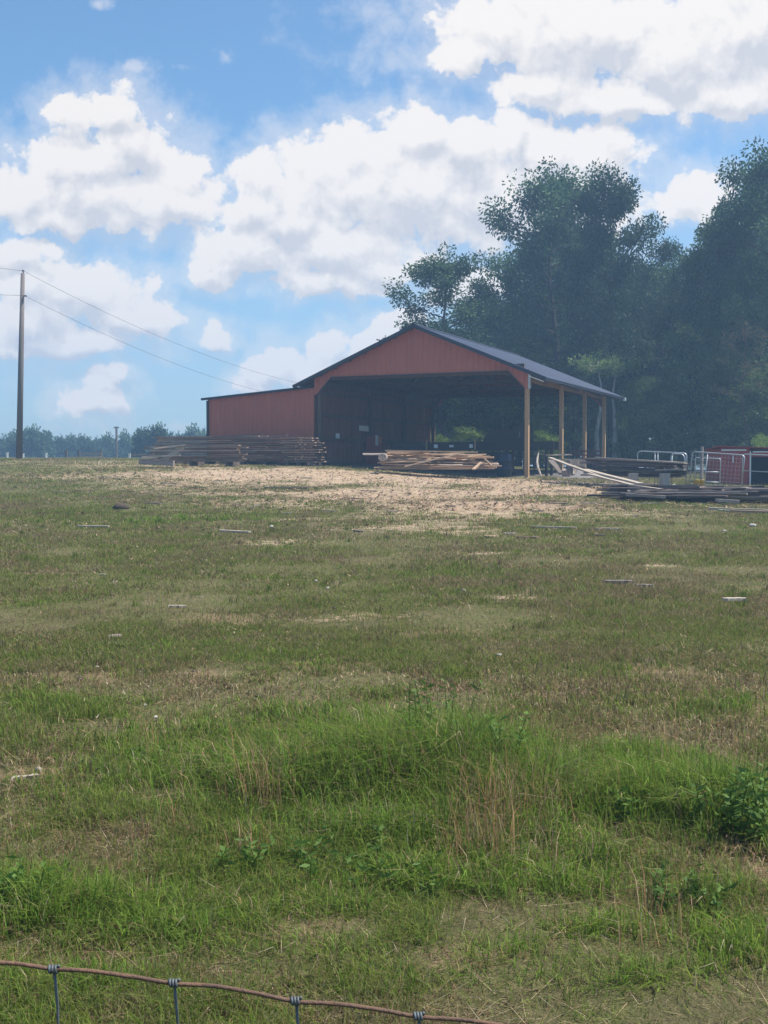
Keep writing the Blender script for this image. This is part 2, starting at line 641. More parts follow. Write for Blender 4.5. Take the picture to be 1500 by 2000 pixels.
cam = bpy.data.cameras.new('camera')
cam.sensor_fit = 'VERTICAL'
cam.sensor_height = 36
cam.lens = 36 * F / 2000
cam.clip_start = 0.05
cam.clip_end = 3000
co = bpy.data.objects.new('camera', cam)
C.objects.link(co)
co.location = (0, 0, EYE)
co.rotation_euler = (math.pi / 2 - PIT, 0, 0)
scene.camera = co
scene.view_settings.view_transform = 'Standard'
scene.view_settings.look = 'None'
scene.view_settings.exposure = 0.65
scene.view_settings.gamma = 1.0
scene.render.resolution_x = 768
scene.render.resolution_y = 1024
cy = scene.cycles
cy.max_bounces = 6
cy.diffuse_bounces = 3
cy.glossy_bounces = 2
cy.transmission_bounces = 3
cy.volume_bounces = 0
cy.transparent_max_bounces = 6
cy.use_denoising = True
cy.caustics_reflective = False
cy.caustics_refractive = False

# ------------------------------------------------------------------ haze
hb = MB()
hb.box(0, 95, 5, 560, 330, 44)
hz = hb.obj('haze', None)
tag(hz, kind='stuff')
hm, ht, hn, HL = new_mat('haze_air')
ho = N(ht, 'ShaderNodeOutputMaterial')
hv = N(ht, 'ShaderNodeVolumePrincipled')
hv.inputs['Color'].default_value = (0.42, 0.68, 1.0, 1)
hv.inputs['Density'].default_value = 0.0025
hv.inputs['Anisotropy'].default_value = 0.2
HL.new(hv.outputs[0], ho.inputs['Volume'])
hz.data.materials.append(hm)

# ------------------------------------------------------------------ ground
def warp(n, lo, hi, c, k):
    t = np.linspace(-1, 1, n)
    s = np.sinh(t * k) / math.sinh(k)
    return np.where(s < 0, c + s * (c - lo), c + s * (hi - c))


gx = warp(200, -260, 260, 0, 3.6)
gy = warp(240, -60, 250, 14, 2.6)
GX, GY = np.meshgrid(gx, gy)
GZ = gz(GX, GY) + (fbm(GX * 0.9, GY * 0.9, 3, 3) - 0.5) * 0.10 * np.exp(-np.abs(GY) / 60)
verts = np.stack([GX, GY, GZ], -1).reshape(-1, 3)
nx, ny = len(gx), len(gy)
idx = np.arange(nx * ny).reshape(ny, nx)
quads = np.stack([idx[:-1, :-1], idx[:-1, 1:], idx[1:, 1:], idx[1:, :-1]], -1).reshape(-1, 4)
me = bpy.data.meshes.new('ground')
me.vertices.add(len(verts)); me.vertices.foreach_set('co', verts.ravel())
me.loops.add(quads.size); me.loops.foreach_set('vertex_index', quads.ravel())
me.polygons.add(len(quads)); me.polygons.foreach_set('loop_start', np.arange(0, quads.size, 4))
me.update(calc_edges=True)
me.polygons.foreach_set('use_smooth', np.ones(len(quads), bool))
ground = link('ground', me)
tag(ground, kind='structure')


# patches: (px, py, rx m, ry m) -> world ellipses
def patch(px, py, rx, ry):
    p = gpos(px, py)
    return (p.x, p.y, rx, ry)


SAW = [(1.6, 38.5, 7.5, 5.2), (-3.5, 39.5, 6.0, 4.0), (4.6, 33.5, 3.2, 4.5), (1.2, 31.0, 5.0, 4.5), (6.5, 35, 3.0, 2.2), (2.2, 26.0, 2.4, 3.0)]
SMALL = [patch(540, 1060, 0.9, 0.7), patch(800, 1030, 1.8, 1.2), patch(1010, 1010, 1.5, 0.8), patch(700, 1205, 0.7, 0.35),
        patch(930, 1080, .5, .35), patch(1000, 1165, .5, .3), patch(1290, 1105, .4, .25), patch(110, 1120, .35, .2), patch(720, 985, 1.6, 1.0)]
BARE = [patch(190, 1320, .45, .35), patch(1200, 1300, .5, .3), patch(1480, 1700, .28, .2), patch(60, 1505, .22, .14), patch(430, 1210, .6, .4),
        patch(1480, 1390, .3, .3), patch(1020, 1420, .3, .15), patch(600, 1830, .25, .12), patch(1180, 1625, .3, .1), patch(900, 1890, .3, .12), patch(650, 1300, .4, .25),
        patch(1290, 1310, .4, .2), patch(860, 1240, .5, .3), patch(380, 1320, .3, .2)]


SMALL += [(-9.0, 46.0, 6.5, 6.0), (-14.0, 50.0, 6.0, 6.0), (-6.0, 36.0, 4.0, 5.0), (1.4, 23.0, 3.6, 4.5), (-2.0, 26.5, 3.5, 3.5), (4.2, 24.5, 2.6, 3.5), patch(455, 965, 2.0, 1.2), patch(330, 950, 2.5, 1.2), patch(150, 930, 3.0, 2.0), patch(1120, 1000, 1.0, .8), patch(900, 1040, 1.6, .9), patch(480, 1000, 1.2, .8), patch(600, 1015, 1.2, .8)]


def ell(x, y, lst, wob=0.35, seed=5):
    r = np.full(np.shape(x), 9.0)
    for (cx, cy_, rx, ry) in lst:
        r = np.minimum(r, np.hypot((x - cx) / rx, (y - cy_) / ry))
    return r


def ground_mat():
    m, nt, nd, L = new_mat('field_ground')
    out = N(nt, 'ShaderNodeOutputMaterial')
    p = N(nt, 'ShaderNodeBsdfPrincipled')
    p.inputs['Roughness'].default_value = 0.95
    p.inputs['Specular IOR Level'].default_value = 0.1
    ge = N(nt, 'ShaderNodeNewGeometry')
    flat = N(nt, 'ShaderNodeVectorMath', operation='MULTIPLY')
    flat.inputs[1].default_value = (1, 1, 0)
    L.new(ge.outputs['Position'], flat.inputs[0])

    def noise(scale, det=6, rough=0.65, stretch=None):
        n = N(nt, 'ShaderNodeTexNoise')
        n.inputs['Scale'].default_value = scale
        n.inputs['Detail'].default_value = det
        n.inputs['Roughness'].default_value = rough
        if stretch:
            mp = N(nt, 'ShaderNodeMapping')
            mp.inputs['Scale'].default_value = stretch
            L.new(flat.outputs[0], mp.inputs['Vector'])
            L.new(mp.outputs[0], n.inputs['Vector'])
        else:
            L.new(flat.outputs[0], n.inputs['Vector'])
        return n.outputs['Fac']

    def rng(s, a, b, c=0, d=1):
        n = N(nt, 'ShaderNodeMapRange')
        n.interpolation_type = 'SMOOTHSTEP'
        n.inputs['From Min'].default_value = a
        n.inputs['From Max'].default_value = b
        n.inputs['To Min'].default_value = c
        n.inputs['To Max'].default_value = d
        L.new(s, n.inputs['Value'])
        return n.outputs[0]

    def mix(f, a, b):
        n = N(nt, 'ShaderNodeMix', data_type='RGBA')
        L.new(f, n.inputs[0])
        for i, c in ((6, a), (7, b)):
            if isinstance(c, tuple):
                n.inputs[i].default_value = (*c, 1)
            else:
                L.new(c, n.inputs[i])
        return n.outputs[2]

    def mth(op, a, b):
        n = N(nt, 'ShaderNodeMath', operation=op)
        for i, s in enumerate((a, b)):
            if isinstance(s, (int, float)):
                n.inputs[i].default_value = s
            else:
                L.new(s, n.inputs[i])
        return n.outputs[0]

    def mask(lst, wob, scale):
        acc = None
        for (cx, cy_, rx, ry) in lst:
            v = N(nt, 'ShaderNodeVectorMath', operation='MULTIPLY_ADD')
            v.inputs[1].default_value = (1 / rx, 1 / ry, 0)
            v.inputs[2].default_value = (-cx / rx, -cy_ / ry, 0)
            L.new(flat.outputs[0], v.inputs[0])
            l = N(nt, 'ShaderNodeVectorMath', operation='LENGTH')
            L.new(v.outputs[0], l.inputs[0])
            acc = l.outputs['Value'] if acc is None else mth('MINIMUM', acc, l.outputs['Value'])
        return mth('ADD', acc, mth('MULTIPLY', mth('SUBTRACT', noise(scale, 7, 0.72), 0.5), wob))

    n_big = noise(0.35, 4)
    n_mid = noise(2.2, 7, 0.7)
    n_fine = noise(22, 8, 0.75)
    n_vf = noise(150, 5, 0.7)
    n_thatch = noise(30, 6, 0.7, (1.0, 0.35, 1))
    green = mix(rng(n_fine, 0.35, 0.65), (0.085, 0.095, 0.032), (0.17, 0.175, 0.072))
    thatch = mix(rng(n_thatch, 0.35, 0.66), (0.075, 0.062, 0.038), (0.21, 0.172, 0.108))
    soil = mix(rng(n_fine, 0.3, 0.7), (0.10, 0.07, 0.045), (0.2, 0.14, 0.09))
    f1 = rng(mth('ADD', n_mid, mth('MULTIPLY', n_big, 0.5)), 0.52, 0.85)
    base = mix(mth('MULTIPLY', f1, 0.6), green, thatch)
    base = mix(rng(mth('ADD', n_mid, mth('MULTIPLY', n_fine, 0.35)), 0.30, 0.44, 0.7, 0), base, soil)
    bare = mask(BARE, 2.6, 6.0)
    dirt = mix(rng(n_fine, 0.3, 0.7), (0.16, 0.11, 0.07), (0.34, 0.25, 0.165))
    base = mix(rng(bare, 0.2, 1.0, 0.7, 0), base, dirt)
    saw = mask(SAW, 2.4, 0.8)
    sawc = mix(rng(n_fine, 0.3, 0.7), (0.29, 0.21, 0.15), (0.58, 0.445, 0.33))
    spk = noise(5.0, 8, 0.8, (0.6, 1.6, 1))
    sawc = mix(rng(spk, 0.53, 0.62), sawc, (0.085, 0.065, 0.045))
    small = mask(SMALL, 3.6, 2.6)
    base = mix(mth('MULTIPLY', rng(small, 0.2, 1.0, 1, 0), rng(noise(7.0, 7, 0.75), 0.42, 0.56)), base, sawc)
    sawf = mth('MULTIPLY', rng(saw, 0.55, 1.15, 1, 0), rng(noise(3.5, 7, 0.75), 0.36, 0.50))
    base = mix(sawf, base, sawc)
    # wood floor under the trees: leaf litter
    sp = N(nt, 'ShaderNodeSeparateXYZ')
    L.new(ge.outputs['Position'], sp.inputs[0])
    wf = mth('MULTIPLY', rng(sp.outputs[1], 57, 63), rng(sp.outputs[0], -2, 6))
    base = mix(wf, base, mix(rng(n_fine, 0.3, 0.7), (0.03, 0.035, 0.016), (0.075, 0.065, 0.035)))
    # gravel right of the barn, bare floor inside it
    gv = mask([(7.6, 38.6, 2.2, 2.6), (3.4, 50, 5.2, 6.0)], 0.7, 2.0)
    base = mix(rng(gv, 0.8, 1.05, 1, 0), base, mix(rng(n_fine, 0.3, 0.7), (0.11, 0.095, 0.085), (0.25, 0.22, 0.2)))
    vf = N(nt, 'ShaderNodeMix', data_type='RGBA', blend_type='MULTIPLY')
    vf.inputs[0].default_value = 1.0
    L.new(base, vf.inputs[6])
    L.new(mix(rng(n_vf, 0.35, 0.65), (0.55, 0.52, 0.5), (1.45, 1.4, 1.3)), vf.inputs[7])
    base = vf.outputs[2]
    L.new(base, p.inputs['Base Color'])
    b = N(nt, 'ShaderNodeBump')
    b.inputs['Strength'].default_value = 0.9
    b.inputs['Distance'].default_value = 0.04
    L.new(mth('ADD', n_fine, n_mid), b.inputs['Height'])
    L.new(b.outputs[0], p.inputs['Normal'])
    L.new(p.outputs[0], out.inputs[0])
    return m


ground.data.materials.append(ground_mat())


# ------------------------------------------------------------------ blades of grass
def blade_mesh(name, pos, h, w, az, lean, col, segs, mat=M_GRASS):
    """pos (N,3); each blade a tapered bent ribbon; colour constant over each blade"""
    n = len(pos)
    ca, sa = np.cos(az), np.sin(az)
    side = np.stack([-sa, ca, np.zeros(n)], -1)
    dirv = np.stack([ca, sa, np.zeros(n)], -1)
    up = np.array([0, 0, 1.0])
    if segs == 2:
        hm = (h * 0.58)[:, None]
        mid = pos + up * hm + dirv * (lean * h * 0.28)[:, None]
        tip = pos + up * (h * (1 - 0.30 * np.clip(lean, 0, 2)))[:, None] + dirv * (lean * h * 0.85)[:, None]
        ww = (w / 2)[:, None]
        V = np.stack([pos - side * ww, pos + side * ww, mid + side * ww * 0.75, mid - side * ww * 0.75, tip], 1)
        k = 5
        base = np.arange(n)[:, None] * 5
        loops = np.concatenate([base + np.array([0, 1, 2, 3]), base + np.array([3, 2, 4])], 1).ravel()
        starts = (np.arange(n)[:, None] * 7 + np.array([0, 4])).ravel()
    else:
        tip = pos + up * h[:, None] + dirv * (lean * h)[:, None]
        ww = (w / 2)[:, None]
        V = np.stack([pos - side * ww, pos + side * ww, tip], 1)
        k = 3
        loops = np.arange(n * 3)
        starts = np.arange(0, n * 3, 3)
    me = bpy.data.meshes.new(name)
    me.vertices.add(n * k); me.vertices.foreach_set('co', V.reshape(-1).astype(np.float32))
    me.loops.add(len(loops)); me.loops.foreach_set('vertex_index', loops.astype(np.int32))
    me.polygons.add(len(starts)); me.polygons.foreach_set('loop_start', starts.astype(np.int32))
    me.update(calc_edges=False)
    a = me.attributes.new('col', 'FLOAT_COLOR', 'POINT')
    cc = np.concatenate([col, np.ones((n, 1))], 1)
    a.data.foreach_set('color', np.repeat(cc, k, 0).ravel().astype(np.float32))
    me.materials.append(mat)
    return me


GREEN = np.array([[0.112, 0.168, 0.03], [0.145, 0.212, 0.04], [0.185, 0.245, 0.055], [0.09, 0.142, 0.028], [0.18, 0.20, 0.065]])
STRAW = np.array([[0.33, 0.255, 0.155], [0.24, 0.175, 0.105], [0.42, 0.34, 0.225], [0.17, 0.12, 0.075]])
OLIVE = np.array([[0.16, 0.165, 0.068], [0.14, 0.135, 0.06], [0.20, 0.185, 0.092], [0.145, 0.112, 0.065]])


def pick(pal, n):
    return pal[RNG.integers(0, len(pal), n)] * RNG.uniform(0.7, 1.35, (n, 1)) * np.stack([RNG.uniform(0.88, 1.2, n), np.ones(n), RNG.uniform(0.85, 1.15, n)], -1)


BARN_O = None
TH = R(24.09)
CT, ST = math.cos(TH), math.sin(TH)
W, LB = 9.14, 12.88
ZB = EYE - 0.49


def bl(u, v, z=0.0):
    return Vector((5.47 - (W - u) * CT + v * ST, 42.78 + (W - u) * ST + v * CT, ZB + z))


def in_barn(x, y):
    dx = x - (5.47 - W * CT)
    dy = y - (42.78 + W * ST)
    u = dx * CT - dy * ST
    v = dx * ST + dy * CT
    return (u > -5.3) & (u < W + 0.1) & (v > 0.0) & (v < LB)


# taller clumps: px, py, radius x/y (m), height, count, straw share
TALL = []


def tall(px, py, rx, ry, h, n, straw=0.12):
    p = gpos(px, py)
    k = 0.72 if py > 1680 or px < 420 else (0.92 if py > 1480 and 560 < px < 1000 else 0.8)
    TALL.append((p.x, p.y, rx, ry, h * k, int(n * min(k, 1.0) ** 1.3), straw))


for t in [(620, 1555, .55, .35, .30, 2600, .1), (760, 1530, .60, .40, .40, 4200, .08), (880, 1540, .55, .4, .44, 4600, .07), (980, 1590, .4, .3, .34, 2200, .12),
          (500, 1540, .5, .35, .26, 1900, .22), (360, 1500, .45, .3, .22, 1500, .1), (240, 1510, .4, .25, .18, 900, .15), (130, 1555, .4, .2, .14, 800, .25),
          (860, 1640, .7, .22, .22, 2600, .12), (690, 1650, .5, .2, .2, 1600, .1), (1000, 1660, .5, .2, .22, 1500, .35),
          (1240, 1500, .35, .3, .22, 1400, .05), (1180, 1560, .5, .3, .28, 2000, .1), (1330, 1590, .45, .3, .34, 2600, .06), (1460, 1600, .4, .3, .36, 2600, .05),
          (1420, 1390, .5, .3, .14, 1000, .1), (1080, 1700, .5, .2, .22, 1700, .18), (930, 1740, .5, .2, .2, 1800, .1), (800, 1740, .35, .15, .2, 1400, .08),
          (100, 1800, .35, .2, .26, 2300, .05), (30, 1760, .3, .2, .26, 1400, .05), (230, 1790, .35, .2, .18, 1500, .06), (330, 1840, .35, .15, .17, 1500, .06),
          (450, 1800, .3, .2, .13, 900, .1), (560, 1720, .4, .2, .13, 1000, .1), (650, 1870, .3, .12, .13, 800, .2), (1330, 1850, .4, .2, .16, 1600, .08),
          (1250, 1930, .35, .14, .15, 1400, .08), (1450, 1880, .3, .2, .2, 1200, .08), (800, 1930, .3, .1, .12, 700, .1), (980, 1880, .3, .12, .14, 900, .15),
          (60, 1930, .3, .1, .15, 1200, .08), (200, 1940, .3, .1, .14, 1200, .08), (120, 1380, .6, .35, .12, 1500, .05), (350, 1270, .7, .4, .1, 1200, .08),
          (560, 1290, .6, .4, .1, 900, .1), (420, 1440, .6, .3, .13, 1500, .1), (600, 1400, .8, .3, .13, 1500, .15), (830, 1420, .7, .3, .16, 1500, .1),
          (290, 1020, 2.2, .8, .16, 1600, .05), (420, 1015, 1.6, .6, .16, 900, .05), (30, 1190, .8, .5, .1, 900, .1), (250, 1135, .5, .3, .08, 500, .1),
          (1110, 1750, .3, .1, .2, 800, .1), (1400, 1760, .3, .15, .2, 1000, .08), (1180, 1830, .3, .12, .15, 900, .1), (690, 1790, .3, .1, .14, 800, .1)]:
    tall(*t)


def tallf(x, y):
    s = np.zeros(np.shape(x))
    for (cx, cy_, rx, ry, h, n, st) in TALL:
        s = np.maximum(s, np.exp(-(((x - cx) / rx) ** 2 + ((y - cy_) / ry) ** 2)))
    return s


def scatter(n, y0, y1, p=1.0, margin=0.7):
    t = RNG.random(n)
    if p == 1.0:
        y = y0 * (y1 / y0) ** t
    else:
        q = 1 - p
        y = (y0 ** q + t * (y1 ** q - y0 ** q)) ** (1 / q)
    x = RNG.uniform(-1, 1, n) * (0.345 * y + margin)
    return x, y


meshes = []
# near turf
x, y = scatter(560000, 2.2, 11, 1.15)
cl = fbm(x * 2.6, y * 2.6, 21, 4)
cl2 = fbm(x * 0.8 + 40, y * 0.8, 33, 3)
tf = tallf(x, y)
bare = ell(x, y, BARE) + (fbm(x * 5, y * 5, 9, 3) - 0.5) * 1.6
keep = RNG.random(len(x)) < np.clip(((cl - 0.38) * 4.0) * 0.85 + 0.16 + tf * 0.3, 0.16, 1) * np.clip((bare - 0.2) * 1.6, 0.2, 1)
x, y, cl, cl2, tf = x[keep], y[keep], cl[keep], cl2[keep], tf[keep]
n = len(x)
near = np.clip(1 - (y - 6.5) / 3.5, 0, 1)
h = 0.82 * (0.022 + 0.05 * RNG.random(n) ** 1.5 * (0.5 + near) + 0.035 * np.clip((cl - 0.5) * 4, 0, 1) * (0.35 + near)) * (0.7 + 0.3 * near)
w = np.maximum(0.0028, 0.0007 * y) * RNG.uniform(0.7, 1.4, n)
az = RNG.uniform(0, 2 * np.pi, n)
lean = RNG.uniform(0.1, 1.3, n)
pst = np.clip(0.42 + (0.52 - fbm(x * 1.7 + 5, y * 1.7, 91, 4)) * 2.4 + (y - 6) * 0.05, 0.06, 0.8) * (1 - 0.5 * tf)
u = RNG.random(n)
col = pick(GREEN, n)
isst = u < pst * 0.55
isol = (u >= pst * 0.55) & (u < pst * 1.15)
col[isst] = pick(STRAW, isst.sum())
col[isol] = pick(OLIVE, isol.sum())
lean[isst] = RNG.uniform(1.0, 2.4, isst.sum())
h[isst] *= 0.75
pos = np.stack([x, y, gz(x, y) - 0.004], -1)
meshes.append(('near', blade_mesh('turf_near', pos, h, w, az, lean, col, 2)))
# middle and far turf: short grazed grass with much thatch
for (nn, y0, y1, pp) in ((520000, 7.6, 24, 1.25), (330000, 23, 58, 1.2)):
    x, y = scatter(nn, y0, y1, pp, 1.5)
    cl = fbm(x * 1.1, y * 1.1, 51, 4)
    cl2 = fbm(x * 0.33 + 11, y * 0.33, 71, 3)
    saw = ell(x, y, SAW) + (fbm(x * 0.8, y * 0.8, 15, 4) - 0.5) * 2.4
    bare = ell(x, y, BARE) + (fbm(x * 5, y * 5, 9, 3) - 0.5) * 2.6
    sml = ell(x, y, SMALL) + (fbm(x * 2.6, y * 2.6, 19, 4) - 0.5) * 3.6
    keep = RNG.random(len(x)) < np.clip((cl - 0.30) * 2.0 + 0.45, 0.3, 1) * np.clip((saw - 0.55) * 1.3, 0.03, 1) * np.clip((bare - 0.3) * 1.3, 0.25, 1) * np.clip(sml * 0.9, 0.25, 1)
    keep &= ~in_barn(x, y)
    keep &= ~((y > 58) & (x > 2))
    x, y, cl, cl2 = x[keep], y[keep], cl[keep], cl2[keep]
    n = len(x)
    h = (0.018 + 0.03 * RNG.random(n) ** 2 + 0.025 * np.clip((cl - 0.5) * 4, 0, 1) * RNG.random(n)) * (1 + y / 90)
    w = 0.00075 * y * RNG.uniform(0.7, 1.5, n)
    az = RNG.uniform(0, 2 * np.pi, n)
    lean = RNG.uniform(0.2, 1.8, n)
    u = RNG.random(n)
    pst = np.clip(0.38 + (0.5 - cl2) * 1.4 + (0.5 - fbm(x * 1.3 + 3, y * 1.3, 41, 4)) * 2.2, 0.12, 0.95)
    col = pick(GREEN, n) * np.array([0.98, 0.87, 1.12])
    isst = u < pst * 0.40
    isol = (u >= pst * 0.45) & (u < pst * 1.15)
    col[isst] = pick(STRAW, isst.sum()) * 0.72
    col[isol] = pick(OLIVE, isol.sum())
    pos = np.stack([x, y, gz(x, y) - 0.004], -1)
    meshes.append(('far', blade_mesh('turf_far', pos, h, w, az, lean, col, 1)))
# the same turf carried on to both sides of the lane of view
for (nn, y0, y1, ext) in ((330000, 0.0, 12, 9.0), (200000, 12, 56, 14.0)):
    y = y0 + (y1 - y0) * RNG.random(nn) ** (1.25 if y0 < 1 else 1.0)
    sd = np.where(RNG.random(nn) < 0.5, -1.0, 1.0)
    inner = 0.345 * y + (0.65 if y0 < 1 else 1.4)
    x = sd * (inner + ext * RNG.random(nn) ** 1.3)
    cl = fbm(x * 1.1, y * 1.1, 51, 4)
    cl2 = fbm(x * 0.33 + 11, y * 0.33, 71, 3)
    saw = ell(x, y, SAW) + (fbm(x * 0.8, y * 0.8, 15, 4) - 0.5) * 2.4
    keep = RNG.random(nn) < np.clip((cl - 0.30) * 2.0 + 0.5, 0.3, 1) * np.clip((saw - 0.55) * 1.3, 0.03, 1)
    keep &= ~in_barn(x, y)
    x, y, cl, cl2 = x[keep], y[keep], cl[keep], cl2[keep]
    n = len(x)
    h = (0.03 + 0.05 * RNG.random(n) ** 1.5 + 0.05 * np.clip((cl - 0.5) * 4, 0, 1) * RNG.random(n)) * (1.1 if y0 < 1 else 0.9)
    w = np.maximum(0.006, 0.0009 * y) * RNG.uniform(0.7, 1.5, n)
    u = RNG.random(n)
    pst = np.clip(0.36 + (0.5 - cl2) * 1.8, 0.12, 0.9)
    col = pick(GREEN, n)
    isst = u < pst * 0.45
    isol = (u >= pst * 0.45) & (u < pst * 1.15)
    col[isst] = pick(STRAW, isst.sum()) * 0.8
    col[isol] = pick(OLIVE, isol.sum())
    meshes.append(('side', blade_mesh('turf_side', np.stack([x, y, gz(x, y) - 0.004], -1), h, w, RNG.uniform(0, 2 * np.pi, n), RNG.uniform(0.2, 1.6, n), col, 1)))
# tall clumps
X, Y, Hh, Cc, Ww = [], [], [], [], []
for (cx, cy_, rx, ry, h, n, st) in TALL:
    n = int(n * 1.0)
    gxx = RNG.normal(0, 0.5, n) * rx
    gyy = RNG.normal(0, 0.5, n) * ry
    nc = max(3, n // 60)
    ci = RNG.integers(0, nc, n)
    ccx, ccy = RNG.normal(0, 0.55, nc) * rx, RNG.normal(0, 0.55, nc) * ry
    tuf = RNG.random(n) < 0.75
    gxx[tuf] = ccx[ci[tuf]] + RNG.normal(0, 0.035, tuf.sum())
    gyy[tuf] = ccy[ci[tuf]] + RNG.normal(0, 0.035, tuf.sum())
    fall = np.exp(-0.7 * ((gxx / rx) ** 2 + (gyy / ry) ** 2))
    X.append(cx + gxx); Y.append(cy_ + gyy)
    Hh.append(1.12 * h * (0.35 + 0.65 * fall) * RNG.uniform(0.45, 1.15, n))
    c = pick(GREEN, n)
    isst = RNG.random(n) < st
    c[isst] = pick(STRAW, isst.sum())
    c[~isst] *= np.array([1.0, 1.12, 0.95])
    Cc.append(c)
    Ww.append(np.maximum(0.0036, 0.0008 * cy_) * RNG.uniform(0.6, 1.3, n))
X, Y, Hh, Cc, Ww = map(np.concatenate, (X, Y, Hh, Cc, Ww))
n = len(X)
meshes.append(('tall', blade_mesh('tall_clumps', np.stack([X, Y, gz(X, Y) - 0.01], -1), Hh, Ww, RNG.uniform(0, 2 * np.pi, n), RNG.uniform(0.1, 1.5, n), Cc, 2)))
# broomsedge: russet upright stalks
X, Y, Hh = [], [], []
for (px, py, r, h, n) in [(950, 1650, .10, .40, 70), (980, 1625, .14, .42, 80), (1075, 1610, .12, .34, 60), (1060, 1570, .12, .3, 50), (930, 1700, .08, .32, 60), (505, 1590, .08, .38, 60), (540, 1560, .1, .36, 50), (700, 1560, .15, .36, 30),
                          (1300, 1800, .06, .26, 30), (1290, 1870, .06, .24, 30), (820, 1560, .3, .5, 25), (640, 1530, .3, .42, 25), (1330, 1500, .2, .4, 12), (490, 1690, .06, .25, 30), (300, 1480, .12, .25, 30), (330, 1640, .1, .2, 20), (1130, 1480, .1, .25, 15)]:
    p = gpos(px, py)
    X.append(p.x + RNG.normal(0, r, n)); Y.append(p.y + RNG.normal(0, r * 0.7, n)); Hh.append(h * RNG.uniform(0.5, 1.1, n))
X, Y, Hh = map(np.concatenate, (X, Y, Hh))
n = len(X)
RUS = np.array([[0.36, 0.21, 0.115], [0.30, 0.18, 0.10], [0.42, 0.29, 0.17], [0.24, 0.16, 0.09]])
meshes.append(('sedge', blade_mesh('sedge', np.stack([X, Y, gz(X, Y)], -1), Hh, np.full(n, 0.0028), RNG.uniform(0, 2 * np.pi, n), RNG.uniform(0.0, 0.9, n), pick(RUS, n), 2)))
# fallen straw lying on the turf
n = 9000
x, y = scatter(n, 2.3, 12, 1.4)
ln = RNG.uniform(0.06, 0.30, n)
hh = RNG.uniform(0.015, 0.05, n)
pos = np.stack([x, y, gz(x, y) + 0.012], -1)
a = RNG.uniform(0, 2 * np.pi, n)
meshes.append(('straw', blade_mesh('straw', pos, hh, RNG.uniform(0.0025, 0.0045, n), a, ln / hh, pick(STRAW * 1.15, n), 1)))

root = link('grass', meshes[0][1])
tag(root, kind='stuff')
# chips and bark bits strewn over the sawdust
n = 9000
x, y = scatter(n, 24, 47, 1.0, 1.0)
kp = (ell(x, y, SAW) + (fbm(x * 0.8, y * 0.8, 15, 4) - 0.5) * 2.4 < 1.5) & ~in_barn(x, y)
# fine pale and dark litter over the whole field
x2, y2 = scatter(6500, 5.5, 40, 1.3, 1.0)
k2 = fbm(x2 * 0.7, y2 * 0.7, 61, 3) > 0.42
n1 = int(kp.sum())
x, y = np.concatenate([x[kp], x2[k2]]), np.concatenate([y[kp], y2[k2]])
kp = ~in_barn(x, y)
x, y = x[kp], y[kp]
n = len(x)
CH = np.array([[0.5, 0.38, 0.26], [0.38, 0.27, 0.18], [0.10, 0.075, 0.055], [0.07, 0.055, 0.045], [0.2, 0.15, 0.11]])
hh = RNG.uniform(0.02, 0.07, n)
ln = RNG.uniform(0.1, 0.5, n)
wd = RNG.uniform(0.03, 0.07, n)
sm2 = np.arange(n) >= n1
hh[sm2] = 0.012 + 0.0006 * y[sm2]
ln[sm2] = RNG.uniform(0.001, 0.006, sm2.sum()) * y[sm2] + 0.01
wd[sm2] = RNG.uniform(0.0006, 0.0018, sm2.sum()) * y[sm2] + 0.003
meshes.append(('chips', blade_mesh('chips', np.stack([x, y, gz(x, y) + 0.012], -1), hh, wd, RNG.uniform(0, 2 * np.pi, n), ln / hh, pick(CH, n), 1)))
# tufts standing out of the grazed turf
nt_ = 2600
tx, ty = scatter(nt_, 7.5, 42, 1.25, 1.0)
kp = (ell(tx, ty, SAW) > 0.8) & ~in_barn(tx, ty)
tx, ty = tx[kp], ty[kp]
nt_ = len(tx)
per = 16
ti = np.repeat(np.arange(nt_), per)
n = nt_ * per
sp_ = RNG.uniform(0.02, 0.07, nt_)
x = tx[ti] + RNG.normal(0, 1, n) * sp_[ti]
y = ty[ti] + RNG.normal(0, 1, n) * sp_[ti]
TC = np.concatenate([GREEN * 0.8, GREEN, OLIVE * 0.8, STRAW * 0.8])
tcol = TC[RNG.integers(0, len(TC), nt_)]
meshes.append(('tuft', blade_mesh('tufts', np.stack([x, y, gz(x, y) - 0.004], -1), RNG.uniform(0.03, 0.10, nt_)[ti] * RNG.uniform(0.5, 1.2, n), np.maximum(0.005, 0.00065 * y), RNG.uniform(0, 2 * np.pi, n), RNG.uniform(0.1, 1.3, n), tcol[ti] * RNG.uniform(0.8, 1.2, (n, 1)), 2)))
names = {'side': 'grass', 'tuft': 'grass_tufts', 'chips': 'wood_chips', 'far': 'grass', 'tall': 'tall_grass', 'sedge': 'dry_sedge_grass', 'straw': 'fallen_straw'}
bm_join = {}
for k, mme in meshes[1:]:
    o = link(names[k], mme)
    tag(o, kind='stuff')

# ------------------------------------------------------------------ barn
barn = empty('pole_barn', bl(0, 0, 0), -TH)
tag(barn, 'red metal pole barn with a charcoal roof, open front and an enclosed lean-to', 'barn')
HE, HP, HH, HC, HBK, OF, OE, A_, LW, HL = 4.09, 6.0, 4.10, 3.40, 3.91, 0.38, 0.76, 0.81, 5.15, 3.38
SL = (HP - HE) / (W / 2)


def roofz(u):
    return HP - SL * abs(u - W / 2)


def pw(pts):
    def f(u):
        for (a, za), (b, zb) in zip(pts[:-1], pts[1:]):
            if a <= u <= b:
                return za + (zb - za) * (u - a) / (b - a) if b > a else za
        return pts[-1][1]
    return f


